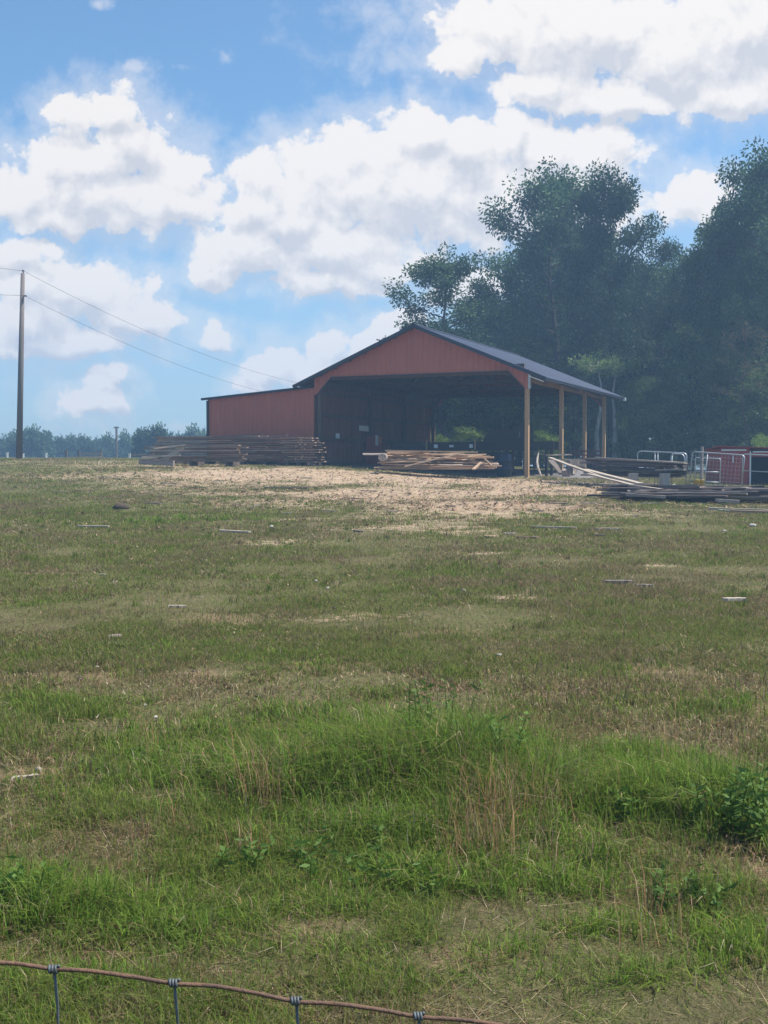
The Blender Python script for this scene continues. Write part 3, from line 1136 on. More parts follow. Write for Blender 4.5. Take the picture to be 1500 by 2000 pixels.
def ribbed(u0, u1, top, bot, v, breaks, axis='u', pitch=0.2286, depth=0.022, sgn=-1):
    """sheet of ribbed metal in the plane v=const (or u=const), with folded ribs"""
    us = set([u0, u1] + [b for b in breaks if u0 < b < u1])
    k = math.floor(u0 / pitch)
    while k * pitch < u1:
        for o in (0, 0.03, 0.055, 0.085):
            q = k * pitch + o
            if u0 < q < u1:
                us.add(q)
        k += 1
    us = sorted(us)
    m = MB()

    def prof(u):
        t = (u / pitch - math.floor(u / pitch)) * pitch
        if t < 0.03:
            return t / 0.03
        if t < 0.055:
            return 1.0
        if t < 0.085:
            return 1 - (t - 0.055) / 0.03
        return 0.0
    for i, u in enumerate(us):
        d = v + sgn * depth * prof(u)
        for z in (bot(u), top(u)):
            m.v.append(Vector((u, d, z)) if axis == 'u' else Vector((d, u, z)))
    # allow a jump at breaks by nudging: bottoms sampled at both sides are continuous here
    for i in range(len(us) - 1):
        m.f.append([2 * i, 2 * i + 2, 2 * i + 3, 2 * i + 1])
    return m


bot_front = pw([(0, HC), (0.14, HC), (A_, HH), (W - A_, HH), (W - 0.14, HC), (W, HC)])
ribbed(0, W, lambda u: roofz(u) - 0.05, bot_front, 0.0, [0.14, A_, W / 2, W - A_, W - 0.14]).obj('front_gable_siding', M_RED, barn)
bot_back = pw([(0, 3.0), (0.14, 3.2), (A_, HBK), (W - A_, HBK), (W - 0.14, 3.2), (W, 3.2)])
ribbed(0, W, lambda u: roofz(u) - 0.05, bot_back, LB, [0.14, A_, W / 2, W - A_, W - 0.14], sgn=1).obj('back_gable_siding', M_RED, barn)
# timber backing / header of both gables
for v, hb_ in ((0.10, HH), (LB - 0.10, HBK)):
    m = MB()
    m.box(W / 2, v, hb_ + 0.13, W - 0.4, 0.08, 0.26)
    for uu in (A_ / 2, W - A_ / 2):
        s = 1 if uu < W / 2 else -1
        m.beam((uu - s * 0.3, v, HC + 0.2 - (0.2 if v > 1 else 0)), (uu + s * 0.35, v, hb_ + 0.18), 0.04, 0.16)
    m.obj('gable_header', M_TRUSS, barn)
# drip edge under the header
m = MB()
m.beam((A_, -0.03, HH - 0.012), (W - A_, -0.03, HH - 0.012), 0.05, 0.024)
m.beam((0.14, -0.03, HC - 0.01), (A_, -0.03, HH - 0.012), 0.05, 0.024)
m.beam((W - 0.14, -0.03, HC - 0.01), (W - A_, -0.03, HH - 0.012), 0.05, 0.024)
m.obj('opening_trim', M_TRIM, barn)
# left long wall
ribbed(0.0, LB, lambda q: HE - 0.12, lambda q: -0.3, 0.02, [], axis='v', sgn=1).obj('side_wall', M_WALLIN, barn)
m = MB()
for z in (0.6, 1.6, 2.6, 3.5):
    m.box(0.11, LB / 2, z, 0.04, LB - 0.2, 0.12)
m.obj('wall_girts', M_TRUSS, barn)
# lean-to
LT0 = 3.72


def leanz(u):
    return HL + (LT0 - HL) * (u + LW) / LW


ribbed(-LW, -0.01, lambda u: leanz(u) - 0.03, lambda u: -0.2, 0.0, []).obj('lean_to_front_wall', M_RED, barn)
ribbed(0.0, LB, lambda q: HL - 0.03, lambda q: -0.6, -LW, [], axis='v', sgn=-1).obj('lean_to_side_wall', M_RED, barn)
ribbed(-LW, -0.01, lambda u: leanz(u) - 0.03, lambda u: -0.6, LB, [], sgn=1).obj('lean_to_back_wall', M_RED, barn)


def roof_sheet(ua, za, ub, zb, v0, v1, name, mat, thick=0.02, pitch=0.2286):
    """metal sheet from (ua,za) down to (ub,zb), ribs running down the slope"""
    vs = set([v0, v1])
    k = math.floor(v0 / pitch)
    while k * pitch < v1:
        for o in (0, 0.025, 0.05, 0.075):
            q = k * pitch + o
            if v0 < q < v1:
                vs.add(q)
        k += 1
    vs = sorted(vs)
    m = MB()
    for v in vs:
        t = (v / pitch - math.floor(v / pitch)) * pitch
        r = t / 0.025 if t < 0.025 else 1.0 if t < 0.05 else 1 - (t - 0.05) / 0.025 if t < 0.075 else 0.0
        m.v.append(Vector((ua, v, za + 0.025 * r)))
        m.v.append(Vector((ub, v, zb + 0.025 * r)))
    for i in range(len(vs) - 1):
        m.f.append([2 * i, 2 * i + 1, 2 * i + 3, 2 * i + 2])
    return m.obj(name, mat, barn)


ez = HE - SL * OE
rr = roof_sheet(W / 2, HP, W + OE, ez, -OF, LB + OF, 'roof', M_ROOF)
rl = roof_sheet(W / 2, HP, -OE, ez, -OF, LB + OF, 'roof', M_ROOF)
roof_sheet(-0.02, LT0 + 0.02, -LW - 0.22, HL - 0.02, -0.12, LB + 0.1, 'lean_to_roof', M_ROOF)
# underside boards, purlins
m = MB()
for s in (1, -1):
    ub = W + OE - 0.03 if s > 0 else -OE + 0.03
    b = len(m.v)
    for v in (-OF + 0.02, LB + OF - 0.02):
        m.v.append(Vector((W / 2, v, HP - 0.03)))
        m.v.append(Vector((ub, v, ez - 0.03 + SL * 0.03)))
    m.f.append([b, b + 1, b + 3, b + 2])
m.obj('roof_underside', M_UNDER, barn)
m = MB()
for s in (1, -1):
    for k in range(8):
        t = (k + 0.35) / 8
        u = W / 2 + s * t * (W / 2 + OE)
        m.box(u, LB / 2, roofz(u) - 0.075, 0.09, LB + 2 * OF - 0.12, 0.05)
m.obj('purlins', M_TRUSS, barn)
# trusses
for v in (0.25, 5.01, 8.98, LB - 0.25):
    m = MB()
    m.beam((0.05, v, HE - 0.02), (W - 0.05, v, HE - 0.02), 0.06, 0.16)
    m.beam((-OE + 0.1, v, ez - 0.16), (W / 2, v, HP - 0.2), 0.06, 0.14)
    m.beam((W + OE - 0.1, v, ez - 0.16), (W / 2, v, HP - 0.2), 0.06, 0.14)
    for q in (0.25, 0.5, 0.75):
        m.beam((W * q, v, HE), (W * q, v, roofz(W * q) - 0.25), 0.05, 0.1)
    m.beam((W * 0.25, v, HE), (W * 0.5, v, HP - 0.3), 0.05, 0.1)
    m.beam((W * 0.75, v, HE), (W * 0.5, v, HP - 0.3), 0.05, 0.1)
    m.obj('truss', M_TRUSS, barn)
# rake trims, ridge cap, eave fascia
for v in (-OF - 0.02, LB + OF + 0.02):
    for s in (1, -1):
        m = MB()
        ub = W + OE + 0.02 if s > 0 else -OE - 0.02
        m.beam((W / 2 + s * 0.002, v, HP - 0.055), (ub, v, ez - 0.055), 0.035, 0.14)
        m.obj('rake_trim', M_TRIM, barn)
m = MB()
m.v += [Vector((W / 2 - 0.2, -OF - 0.05, HP - 0.2 * SL + 0.045)), Vector((W / 2, -OF - 0.05, HP + 0.06)), Vector((W / 2 + 0.2, -OF - 0.05, HP - 0.2 * SL + 0.045)),
        Vector((W / 2 - 0.2, LB + OF + 0.05, HP - 0.2 * SL + 0.045)), Vector((W / 2, LB + OF + 0.05, HP + 0.06)), Vector((W / 2 + 0.2, LB + OF + 0.05, HP - 0.2 * SL + 0.045))]
m.f += [[0, 1, 4, 3], [1, 2, 5, 4]]
m.obj('ridge_cap', M_TRIM, barn)
m = MB()
m.box(-OE - 0.005, LB / 2, ez - 0.09, 0.03, LB + 2 * OF - 0.02, 0.12)
m.obj('eave_fascia', M_TRIM, barn)
m = MB()
m.box(W + OE + 0.005, LB / 2, ez - 0.065, 0.03, LB + 2 * OF - 0.02, 0.07)
m.obj('eave_fascia', M_TRIM, barn)
m = MB()
m.box(W + OE + 0.03, LB + OF + 0.03, ez - 0.08, 0.12, 0.12, 0.16)
m.obj('trim_end_cap', M_WHITE, barn)
m = MB()
m.beam((W + 0.1, -OF + 0.05, HE - 0.24), (W + OE - 0.08, -OF + 0.05, ez - 0.15), 0.03, 0.04)
m.obj('flashing_strip', M_WHITE, barn)
m = MB()
m.beam((-0.05, -0.16, LT0 - 0.01), (-LW - 0.24, -0.16, HL - 0.05), 0.04, 0.10)
m.obj('lean_to_rake_trim', M_TRIM, barn)
m = MB()
m.box(-LW - 0.0, -0.03, HL / 2 - 0.25, 0.09, 0.06, HL + 0.3)
m.obj('corner_trim', M_TRIM, barn)
m = MB()
m.box(W + 0.04, 0.0, (HC + HE - 0.1) / 2, 0.09, 0.1, HE - 0.1 - HC)
m.obj('corner_trim', M_GALV, barn)
# side eave beam, posts
m = MB()
m.box(W - 0.17, LB / 2, HE - 0.26, 0.05, LB - 0.2, 0.28)
m.obj('eave_beam', M_POST, barn)
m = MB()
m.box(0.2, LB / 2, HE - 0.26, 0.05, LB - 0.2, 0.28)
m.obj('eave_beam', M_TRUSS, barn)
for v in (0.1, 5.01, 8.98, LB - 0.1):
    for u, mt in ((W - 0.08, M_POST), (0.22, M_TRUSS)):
        m = MB()
        m.box(u, v, HE / 2 - 0.45, 0.15, 0.15, HE + 0.4)
        o = m.obj('post', mt, barn)
for u in (-LW + 0.1, -LW / 2):
    for v in (0.15, LB - 0.15):
        MB().box(u, v, 1.4, 0.13, 0.13, 3.5).obj('lean_to_post', M_TRUSS, barn)


# ------------------------------------------------------------------ boards
def board(name, p0, p1, w, t, mat, label, cat='board', group=None, roll=0.0, bow=0.01, kind=None, rough=0.012, segs=7):
    p0 = Vector(p0)
    p1 = Vector(p1)
    d = p1 - p0
    ln = d.length
    xax = d.normalized()
    up = Vector((0, 0, 1))
    yax = up.cross(xax).normalized()
    zax = xax.cross(yax)
    Mr = Matrix((xax, yax, zax)).transposed().to_4x4()
    Mr = Mr @ Matrix.Rotation(roll, 4, 'X')
    Mr.translation = (p0 + p1) / 2
    m = MB()
    b1 = random.uniform(-1, 1) * bow * ln
    b2 = random.uniform(-1, 1) * bow * ln * 0.6
    for i in range(segs + 1):
        s = i / segs
        xx = (s - 0.5) * ln
        dz = b1 * (1 - (2 * s - 1) ** 2) * 0.3
        dy = b2 * (1 - (2 * s - 1) ** 2) * 0.5
        e0 = random.uniform(-rough, rough) * 1.2
        e1 = random.uniform(-rough, rough) * 1.2
        tj = t * random.uniform(0.88, 1.08)
        ex = random.uniform(-0.02, 0.02) if i in (0, segs) else 0
        m.v += [Vector((xx + ex, -w / 2 + e0 + dy, dz - tj / 2)), Vector((xx, w / 2 + e1 + dy, dz - tj / 2)),
                Vector((xx, w / 2 + e1 * .6 + dy, dz + tj / 2)), Vector((xx + ex, -w / 2 + e0 * .6 + dy, dz + tj / 2))]
    for i in range(segs):
        for k in range(4):
            k2 = (k + 1) % 4
            m.f.append([i * 4 + k, i * 4 + k2, (i + 1) * 4 + k2, (i + 1) * 4 + k][::-1])
    m.f.append([0, 1, 2, 3])
    m.f.append([segs * 4 + k for k in (3, 2, 1, 0)])
    o = m.obj(name, mat)
    o.matrix_world = Mr
    tag(o, label, cat, group, kind)
    return o


UD = Vector((CT, -ST, 0))
VD = Vector((ST, CT, 0))


def stack(pxl, pxr, Yr, ztop_py, layers, rows, mat, label, group, wj=0.15, jr=0.35, jl=0.35, direction=UD, th=0.042, gap=0.045, name='board', skip=0.0):
    """layers of boards with spacer gaps; right end at (pxr, Yr)"""
    pr = at(pxr, 909, Yr)
    # left end: along -direction until px == pxl
    best = min((abs(((pr - direction * l).x / (pr - direction * l).y) * F + 750 - pxl), l) for l in np.arange(0.5, 9, 0.05))
    ln = best[1]
    pl = pr - direction * ln
    ztop = at(pxr, ztop_py, Yr).z
    zr0 = float(gz(pr.x, pr.y))
    zl0 = float(gz(pl.x, pl.y))
    z0 = max(zr0, zl0) + 0.10
    pit = (ztop - z0) / layers
    nrm = Vector((-direction.y, direction.x, 0))
    for i in range(layers):
        for r in range(rows):
            if random.random() < skip:
                continue
            off = nrm * (r * (wj + 0.05) + random.uniform(-0.04, 0.05))
            a = pl + off + direction * random.uniform(-jl, jl)
            b = pr + off + direction * random.uniform(-jr, jr)
            a.z = z0 + pit * (i + 0.5) + random.uniform(-0.014, 0.014)
            b.z = z0 + pit * (i + 0.5) + random.uniform(-0.014, 0.014)
            board(name, a, b, wj * random.uniform(0.75, 1.15), min(th * random.uniform(0.75, 1.2), pit * 0.8), mat, label, 'board', group, bow=0.008)
    return pl, pr, z0, ln, nrm


G1 = 'rough boards of the tall stack before the lean-to'
G2 = 'rough boards of the low front stack before the lean-to'
G3 = 'short boards stacked between the tall stack and the barn opening'
G4 = 'ragged slabs stacked beside the barn opening'
s1 = stack(306, 512, 45.6, 850, 13, 3, M_BROWNWOOD, 'rough brown board in the tall stack before the lean-to wall', G1, jr=0.3, jl=0.25)
s2 = stack(288, 468, 43.6, 868, 8, 2, M_BROWNWOOD, 'rough brown board in the low stack in front of the tall one', G2, jr=0.35, jl=0.3)
s3 = stack(462, 578, 44.9, 853, 12, 3, M_BROWNWOOD, 'short board in the stack between the tall stack and the ragged slabs', G3, jr=0.22, jl=0.25)
s4 = stack(556, 617, 44.0, 853, 11, 3, M_BROWNWOOD, 'ragged slab in the short stack beside the barn opening', G4, jr=0.22, jl=0.2)
# bearers under the stacks
for (pl, pr, z0, ln, nrm), nm in ((s1, 'tall stack'), (s2, 'low front stack'), (s3, 'short middle stack'), (s4, 'ragged slab stack')):
    for q in (0.12, 0.5, 0.88):
        c = pl.lerp(pr, q)
        a = c - nrm * 0.15
        b = c + nrm * 0.75
        g = float(gz(c.x, c.y))
        a.z = b.z = (g + z0) / 2 + 0.01
        board('bearer_beam', a, b, 0.12, max(0.1, z0 - g + 0.06), M_DARKWOOD, 'square bearer lying under the %s of boards' % nm, 'beam', 'bearers under the ' + nm, bow=0)
# loose planks on and before the left stacks
board('plank', at(314, 902, 43.2), at(358, 872, 43.3), 0.2, 0.05, M_PALEWOOD, 'pale plank leaning diagonally against the low front stack', 'plank', roll=0.9)
board('plank', at(300, 876, 43.1), at(362, 869, 43.3), 0.2, 0.05, M_PALEWOOD, 'pale plank lying flat on top of the low front stack', 'plank')
board('plank', at(278, 893, 42.9), at(352, 889, 43.0), 0.22, 0.06, M_PALEWOOD, 'weathered plank sticking out left below the leaning one', 'plank')
board('timber', at(272, 901, 42.6), at(340, 905, 42.5), 0.2, 0.2, M_GREYWOOD, 'thick squared grey timber on the ground before the low stack', 'timber')
board('plank', at(256, 889, 43.4), at(300, 887, 43.4), 0.16, 0.05, M_GREYWOOD, 'grey plank poking past the left end of the low stack', 'plank')
board('plank', at(420, 853, 45.4), at(512, 848, 45.1), 0.14, 0.04, M_GREYWOOD, 'warped board resting crooked on top of the tall stack', 'plank')
board('plank', at(505, 855, 44.6), at(560, 850, 44.4), 0.14, 0.04, M_GREYWOOD, 'warped board resting crooked on the short middle stack', 'plank')
for k, (px, py) in enumerate(((368, 906), (410, 905), (455, 906))):
    p = gpos(px, py + 1)
    board('wood_block', p + Vector((-0.2, 0, 0.1)), p + Vector((0.2, 0, 0.1)), 0.22, 0.2, M_GREYWOOD, 'stubby wood block lying at the foot of the low stack', 'block', 'blocks at the foot of the low stack', bow=0)

# middle pile of fresh slabs in front of the opening
G5 = 'tan slabs of the heap before the barn opening'
YM = 41.6
for i in range(54):
    lay = i // 7
    py = 913 - lay * 3.9 + random.uniform(-1.5, 1.5)
    x0 = 734 + random.uniform(-4, 40) + lay * 1.5
    x1 = 992 - random.uniform(0, 70) - lay * 5
    if random.random() < 0.35:
        x1 = x0 + random.uniform(60, 140)
    if random.random() < 0.25:
        x0 = x1 - random.uniform(60, 130)
    Ya = YM + random.uniform(-0.6, 0.9)
    Yb = YM - 0.6 + random.uniform(-0.6, 0.9)
    a = at(x0, py + random.uniform(-2, 2), Ya)
    b = at(x1, py + random.uniform(-2, 2), Yb)
    for q in (a, b):
        q.z = max(q.z, float(gz(q.x, q.y)) + 0.04)
    board('slab', a, b, random.uniform(0.05, 0.11), random.uniform(0.022, 0.04), M_TANWOOD if random.random() < .75 else M_GREYWOOD, 'tan slab in the tangled heap before the barn opening', 'slab', G5, bow=0.03, roll=random.uniform(-0.5, 0.5), rough=0.02)
board('slab', at(752, 880, 41.2), at(932, 883, 40.5), 0.16, 0.05, M_TANWOOD, 'long fresh orange slab along the top of the tangled heap', 'slab', bow=0.01)
board('slab', at(790, 911, 40.4), at(905, 884, 40.6), 0.14, 0.05, M_TANWOOD, 'long orange slab lying slantwise across the tangled heap', 'slab', bow=0.02)
board('slab', at(924, 917, 40.3), at(940, 903, 40.6), 0.1, 0.05, M_TANWOOD, 'short tan slab propped at the right of the heap', 'slab')
board('slab', at(946, 896, 40.3), at(960, 910, 40.2), 0.1, 0.05, M_TANWOOD, 'short tan slab hanging off the right end of the heap', 'slab')
# split log with holes
lg = MB()
c = at(747, 893, 40.7)
lg.tube([c + Vector((0.0, -0.28, 0)), c + Vector((0, -0.27, 0)), c + Vector((0.05, 0.3, 0)), c + Vector((0.05, 0.31, 0))], [0.13, 0.15, 0.145, 0.12], 14)
log = lg.obj('log', M_PALEWOOD)
tag(log, 'short round log end with dark holes at the left of the slab heap', 'log')
h_ = MB()
for dx, dz in ((-0.03, 0.05), (0.06, 0.03), (0.0, -0.06)):
    q = c + Vector((dx, -0.285, dz))
    h_.tube([q, q + Vector((0, 0.05, 0))], 0.022, 8)
h_.obj('bored_holes', M_BLACK, log)

# ------------------------------------------------------------------ sawmill and things in the barn
mill = empty('sawmill', bl(2.6, 3.0, 0), -TH)
tag(mill, 'dark portable sawmill on a long raised track inside the barn', 'sawmill')
m = MB()
m.box(3.1, 0, 1.30, 7.2, 0.12, 0.34).box(3.1, 0.75, 1.30, 7.2, 0.12, 0.34)
m.obj('track', M_BLACK, mill)
m = MB()
for k in range(9):
    m.box(-0.2 + k * 0.82, 0.375, 1.26, 0.09, 0.62, 0.2)
m.obj('bunks', M_STEEL, mill)
for k in range(5):
    for s in (0, 0.75):
        m = MB()
        m.box(-0.2 + k * 1.65, s, 0.5, 0.1, 0.1, 1.25)
        m.obj('leg', M_BLACK, mill)
m = MB()
m.box(3.9, 0.4, 0.62, 1.9, 0.5, 0.85).box(1.5, 0.45, 0.7, 1.4, 0.4, 0.5)
m.obj('log_deck', M_BLACK, mill)  # plain dark boxes for the log-deck bulk beneath the track
hd = MB()
hd.v += [Vector(q) for q in ((3.75, -0.15, 1.5), (5.55, -0.15, 1.5), (5.55, -0.15, 2.02), (5.1, -0.15, 2.06), (4.95, -0.15, 1.95), (4.55, -0.15, 2.0), (4.05, -0.15, 1.93), (3.82, -0.15, 1.7),
                               (3.75, 0.9, 1.5), (5.55, 0.9, 1.5), (5.55, 0.9, 2.02), (5.1, 0.9, 2.06), (4.95, 0.9, 1.95), (4.55, 0.9, 2.0), (4.05, 0.9, 1.93), (3.82, 0.9, 1.7))]
hd.f.append(list(range(8)))
hd.f.append(list(range(8, 16))[::-1])
for k in range(8):
    hd.f.append([k, (k + 1) % 8, 8 + (k + 1) % 8, 8 + k][::-1])
head = hd.obj('saw_head', M_BLACK, mill)
m = MB()
m.tube([(4.3, 0.3, 1.98), (4.3, 0.3, 2.2)], 0.05, 8).tube([(4.75, 0.4, 1.95), (4.75, 0.4, 2.14)], 0.09, 10).box(5.3, 0.3, 2.08, 0.35, 0.4, 0.1)
m.obj('engine', M_BLACK, head)
m = MB()
m.box(5.32, -0.17, 1.76, 0.05, 0.03, 0.22)
m.obj('lever', M_STEEL, head)
for k, (u, ww) in enumerate(((1.63, .17), (2.33, .2), (3.2, .15))):
    m = MB()
    m.box(u, -0.075, 1.30, ww, 0.02, 0.15 if k != 1 else 0.09)
    m.obj('marker_plate', M_WHITE, mill)
for u in (1.22, 3.38):
    m = MB()
    m.box(u, -0.10, 1.36, 0.05, 0.05, 0.42)
    m.obj('log_stop', M_POST, mill)

m = MB()
dc = bl(7.9, 0.9, 0)
prof = [(0, .29), (0.02, .30), (0.3, .29), (0.31, .305), (0.33, .29), (0.6, .29), (0.61, .305), (0.63, .29), (0.88, .30), (0.9, .28)]
gzd = float(gz(dc.x, dc.y))
m.tube([(dc.x, dc.y, gzd + a) for a, b in prof], [b for a, b in prof], 20)
tag(m.obj('steel_drum', M_DRUM, None, True), 'dark ribbed steel drum standing by the front right barn post', 'drum')

m = MB()
# plates on the inner left wall (local coordinates of the barn wall face +u)


def wallbox(name, v, z, dv, dz, du, mat, label, cat, parent=None):
    q = bl(0.14 + du / 2, v, z)
    mm = MB()
    mm.box(0, 0, 0, du, dv, dz)
    o = mm.obj(name, mat, parent)
    o.location = q
    o.rotation_euler = (0, 0, -TH)
    if label:
        tag(o, label, cat)
    return o


wallbox('notice_board', 4.55, 2.15, 1.1, 0.24, 0.05, M_WHITE, 'white rectangular board fixed to the dark inner barn wall', 'board')
wallbox('outlet_box', 1.8, 1.75, 0.22, 0.22, 0.08, M_WHITE, 'small pale outlet box on the dark inner barn wall', 'outlet')
rc = empty('tool_cabinet', bl(0.4, 5.05, 0), -TH)
tag(rc, 'red cabinet with a white strip and orange label by the inner wall', 'cabinet')
MB().box(0, 0, 1.05, 0.45, 0.75, 1.5).obj('cabinet_body', M_REDSHED, rc)
MB().box(0.235, -0.22, 1.62, 0.02, 0.26, 0.46).obj('white_strip', M_WHITE, rc)
MB().box(0.235, 0.16, 1.64, 0.02, 0.34, 0.26).obj('warning_label', M_ORANGE, rc)
# workbench and stored stuff at the back, dim
wb = empty('workbench', bl(0.85, 9.0, 0), -TH)
tag(wb, 'dark workbench along the inner wall behind the red cabinet', 'workbench')
MB().box(0, 0, 0.9, 0.7, 2.4, 0.08).obj('bench_top', M_TRUSS, wb)
for a in (-0.28, 0.28):
    for b in (-1.1, 1.1):
        MB().box(a, b, 0.43, 0.09, 0.09, 0.9).obj('leg', M_TRUSS, wb)

# ------------------------------------------------------------------ clutter right of the front post
pal = empty('pallet', gpos(1043, 922), -TH)
pal.rotation_euler = (R(-78), 0, -TH)
tag(pal, 'grey wooden pallet standing on edge just right of the front post', 'pallet')
for k in range(6):
    MB().box(0, -0.42 + k * 0.17, 0.07, 1.1, 0.1, 0.02).obj('slat', M_GREYWOOD, pal)
for a in (-0.5, 0, 0.5):
    MB().box(a, 0, 0.02, 0.05, 0.98, 0.08).obj('stringer', M_GREYWOOD, pal)
pal.location.z += 0.45
m = MB()
pts = [at(1052, 884, 40.6), at(1050, 893, 40.5), at(1049, 903, 40.3), at(1051, 914, 40.1), at(1057, 930, 39.9)]
m.tube(pts, [0.02, 0.035, 0.04, 0.04, 0.03], 6)
tag(m.obj('bent_slab', M_PALEWOOD), 'curved pale slab propped upright against the pallet', 'slab')
sg = empty('marker_post', gpos(1094, 918), 0)
tag(sg, 'thin dark post carrying a small white square plate', 'post')
zt = at(1094, 880, sg.location.y).z - sg.location.z
MB().box(0, 0, zt / 2, 0.1, 0.08, zt).obj('stake', M_BLACK, sg)
MB().box(-0.01, -0.055, zt - 0.10, 0.12, 0.02, 0.12).obj('plate', M_WHITE, sg)
board('plank', at(1073, 894, 40.5), at(1222, 946, 33.5), 0.14, 0.05, M_PALEWOOD, 'long pale plank sloping down from the pallet to the junk boards', 'plank')
board('plank', at(1142, 917, 37.5), at(1252, 945, 32.2), 0.2, 0.05, M_PALEWOOD, 'wide pale plank sloping beside the longest one, upper of the pair', 'plank')
board('plank', at(1150, 926, 36.2), at(1236, 948, 32.0), 0.14, 0.05, M_PALEWOOD, 'narrow pale plank tucked under the wide sloping one', 'plank')
board('plank', at(1076, 900, 39.6), at(1098, 925, 38.4), 0.2, 0.06, M_GREYWOOD, 'short grey plank leaning down right of the pallet', 'plank')
board('wood_block', at(1105, 925, 38.2), at(1118, 915, 38.6), 0.3, 0.24, M_GREYWOOD, 'chunky sawn block tilted on the gravel', 'block', bow=0)
board('plank', at(1113, 912, 38.2), at(1119, 927, 37.9), 0.14, 0.05, M_PALEWOOD, 'short pale stick leaning on the tilted block', 'plank')
board('plank', at(1068, 889, 41.2), at(1116, 888, 41.5), 0.2, 0.05, M_PALEWOOD, 'pale plank lying level behind the dark marker post', 'plank')
board('plank', at(1086, 898, 40.8), at(1140, 897, 41.0), 0.2, 0.05, M_PALEWOOD, 'lower pale plank lying level behind the marker post', 'plank')
board('timber', at(1110, 905, 39.6), at(1140, 905, 39.9), 0.25, 0.22, M_GREYWOOD, 'squared timber end between marker post and dark stack', 'timber', bow=0)
# maroon trailer frame behind
M_MAROON = pmat('dark_maroon_steel', (0.15, 0.05, 0.05), 0.7, 0.4, 5)
tr = empty('farm_trailer', gp(*at(1143, 905, 47.0).xy), R(-10))
tr.scale = (0.55, 0.9, 0.85)
tag(tr, 'low maroon flat trailer parked behind the barn posts', 'trailer')
MB().box(0, 0, 0.72, 2.3, 1.2, 0.18).obj('bed', M_MAROON, tr)
m = MB()
for k in range(6):
    m.box(-1.1 + k * 0.44, -0.55, 1.0, 0.06, 0.05, 0.45)
m.beam((-1.15, -0.55, 1.2), (1.15, -0.55, 1.2), 0.05, 0.07).beam((-1.15, -0.55, 1.0), (1.15, -0.55, 1.0), 0.04, 0.05)
m.obj('rack', M_MAROON, tr)
for a in (-0.5, 0.5):
    m = MB()
    m.tube([(a, -0.72, 0.33), (a, -0.52, 0.33)], 0.33, 16)
    m.obj('wheel', M_BLACK, tr)

# long dark stack
G6 = 'old dark boards of the long stack right of the barn'
dirn = (at(1312, 909, 34.6) - at(1135, 909, 38.2)); dirn.z = 0; dirn.normalize()
pl6, pr6 = at(1135, 909, 38.2), at(1312, 909, 34.6)
n6 = Vector((-dirn.y, dirn.x, 0))
for i in range(9):
    for r in range(4):
        off = n6 * (r * 0.2 + random.uniform(-0.05, 0.05))
        a = pl6 + off + dirn * (random.uniform(-0.1, 0.8) + 0.02 * i)
        b = pr6 + off - dirn * (random.uniform(-0.2, 0.5))
        tt = i / 8
        a.z = at(1135, 928 - 33 * tt + random.uniform(-1, 1), 38.2).z
        b.z = at(1312, 931 - 28 * tt + random.uniform(-1, 1), 34.6).z
        board('board', a, b, 0.18, 0.045, M_DARKWOOD if i < 8 or r != 0 else M_GREYWOOD, 'old dark board in the long stack between gates and barn', 'board', G6, bow=0.012)
board('plank', at(1245, 899, 35.2), at(1340, 905, 33.8), 0.16, 0.045, M_PALEWOOD, 'pale plank jutting right from the top of the dark stack', 'plank')
board('plank', at(1282, 918, 34.6), at(1336, 917, 33.9), 0.14, 0.045, M_PALEWOOD, 'pale plank jutting out halfway down the dark stack', 'plank')
board('plank', at(1165, 894, 37.8), at(1318, 903, 34.4), 0.17, 0.04, M_GREYWOOD, 'grey uppermost plank laid along the dark stack', 'plank')
q = gpos(1238, 940)
for px, lab in ((1238, 'pale concrete block propping the middle of the dark stack'), (1300, 'pale concrete block propping the right end of the dark stack')):
    bb = MB()
    y_ = 34.9 if px < 1270 else 34.3
    zc = at(px, 930, y_).z
    gzz = float(gz(at(px, 930, y_).x, y_))
    hh_ = max(0.25, at(px, 923, y_).z - gzz)
    c = Vector((at(px, 930, y_).x, y_ + 0.1, gzz + hh_ / 2 - 0.02))
    bb.box(c.x, c.y, c.z, 0.22, 0.42, hh_)
    bb.box(c.x, c.y - 0.2, c.z + hh_ / 2 - 0.03, 0.24, 0.06, 0.05)
    tag(bb.obj('concrete_block', M_BLOCK), lab, 'block')

# flat junk pile at the front right
G7 = 'weathered boards of the flat junk pile before the gates'
for i in range(74):
    lay = i % 5
    px = random.uniform(1190, 1495)
    Yc = random.uniform(27.6, 31.5)
    ln = random.uniform(1.3, 3.6)
    ang = random.gauss(0.0, 0.22) - 0.12 + (random.random() < 0.12) * random.uniform(-0.9, 0.9)
    c = at(px, 960, Yc)
    d = Vector((math.cos(ang), math.sin(ang), 0)) * ln / 2
    if (c - d).x / (c - d).y * F + 750 < 1172:
        c.x += 1.0
    z = float(gz(c.x, c.y)) + 0.05 + lay * 0.062 * (1 - 0.25 * abs(Yc - 29.5)) + random.uniform(0, 0.02)
    a = c - d; b = c + d
    a.z = z + random.uniform(-0.03, 0.04)
    b.z = z + random.uniform(-0.03, 0.04)
    board('board', a, b, random.uniform(0.13, 0.26), random.uniform(0.03, 0.05), random.choice((M_DARKWOOD, M_GREYWOOD, M_GREYWOOD, M_DARKWOOD)), 'weathered board in the flat junk pile before the gates', 'board', G7, roll=random.gauss(0, 0.07), bow=0.015, rough=0.02)
board('plank', at(1232, 948, 29.6), at(1370, 967, 28.2), 0.2, 0.05, M_PALEWOOD, 'long pale plank slanting over the left of the junk pile', 'plank', bow=0.005)
board('plank', at(1290, 953, 30.6), at(1362, 948, 31.2), 0.2, 0.05, M_PALEWOOD, 'pale plank on the junk pile just left of the yellow buckets', 'plank')
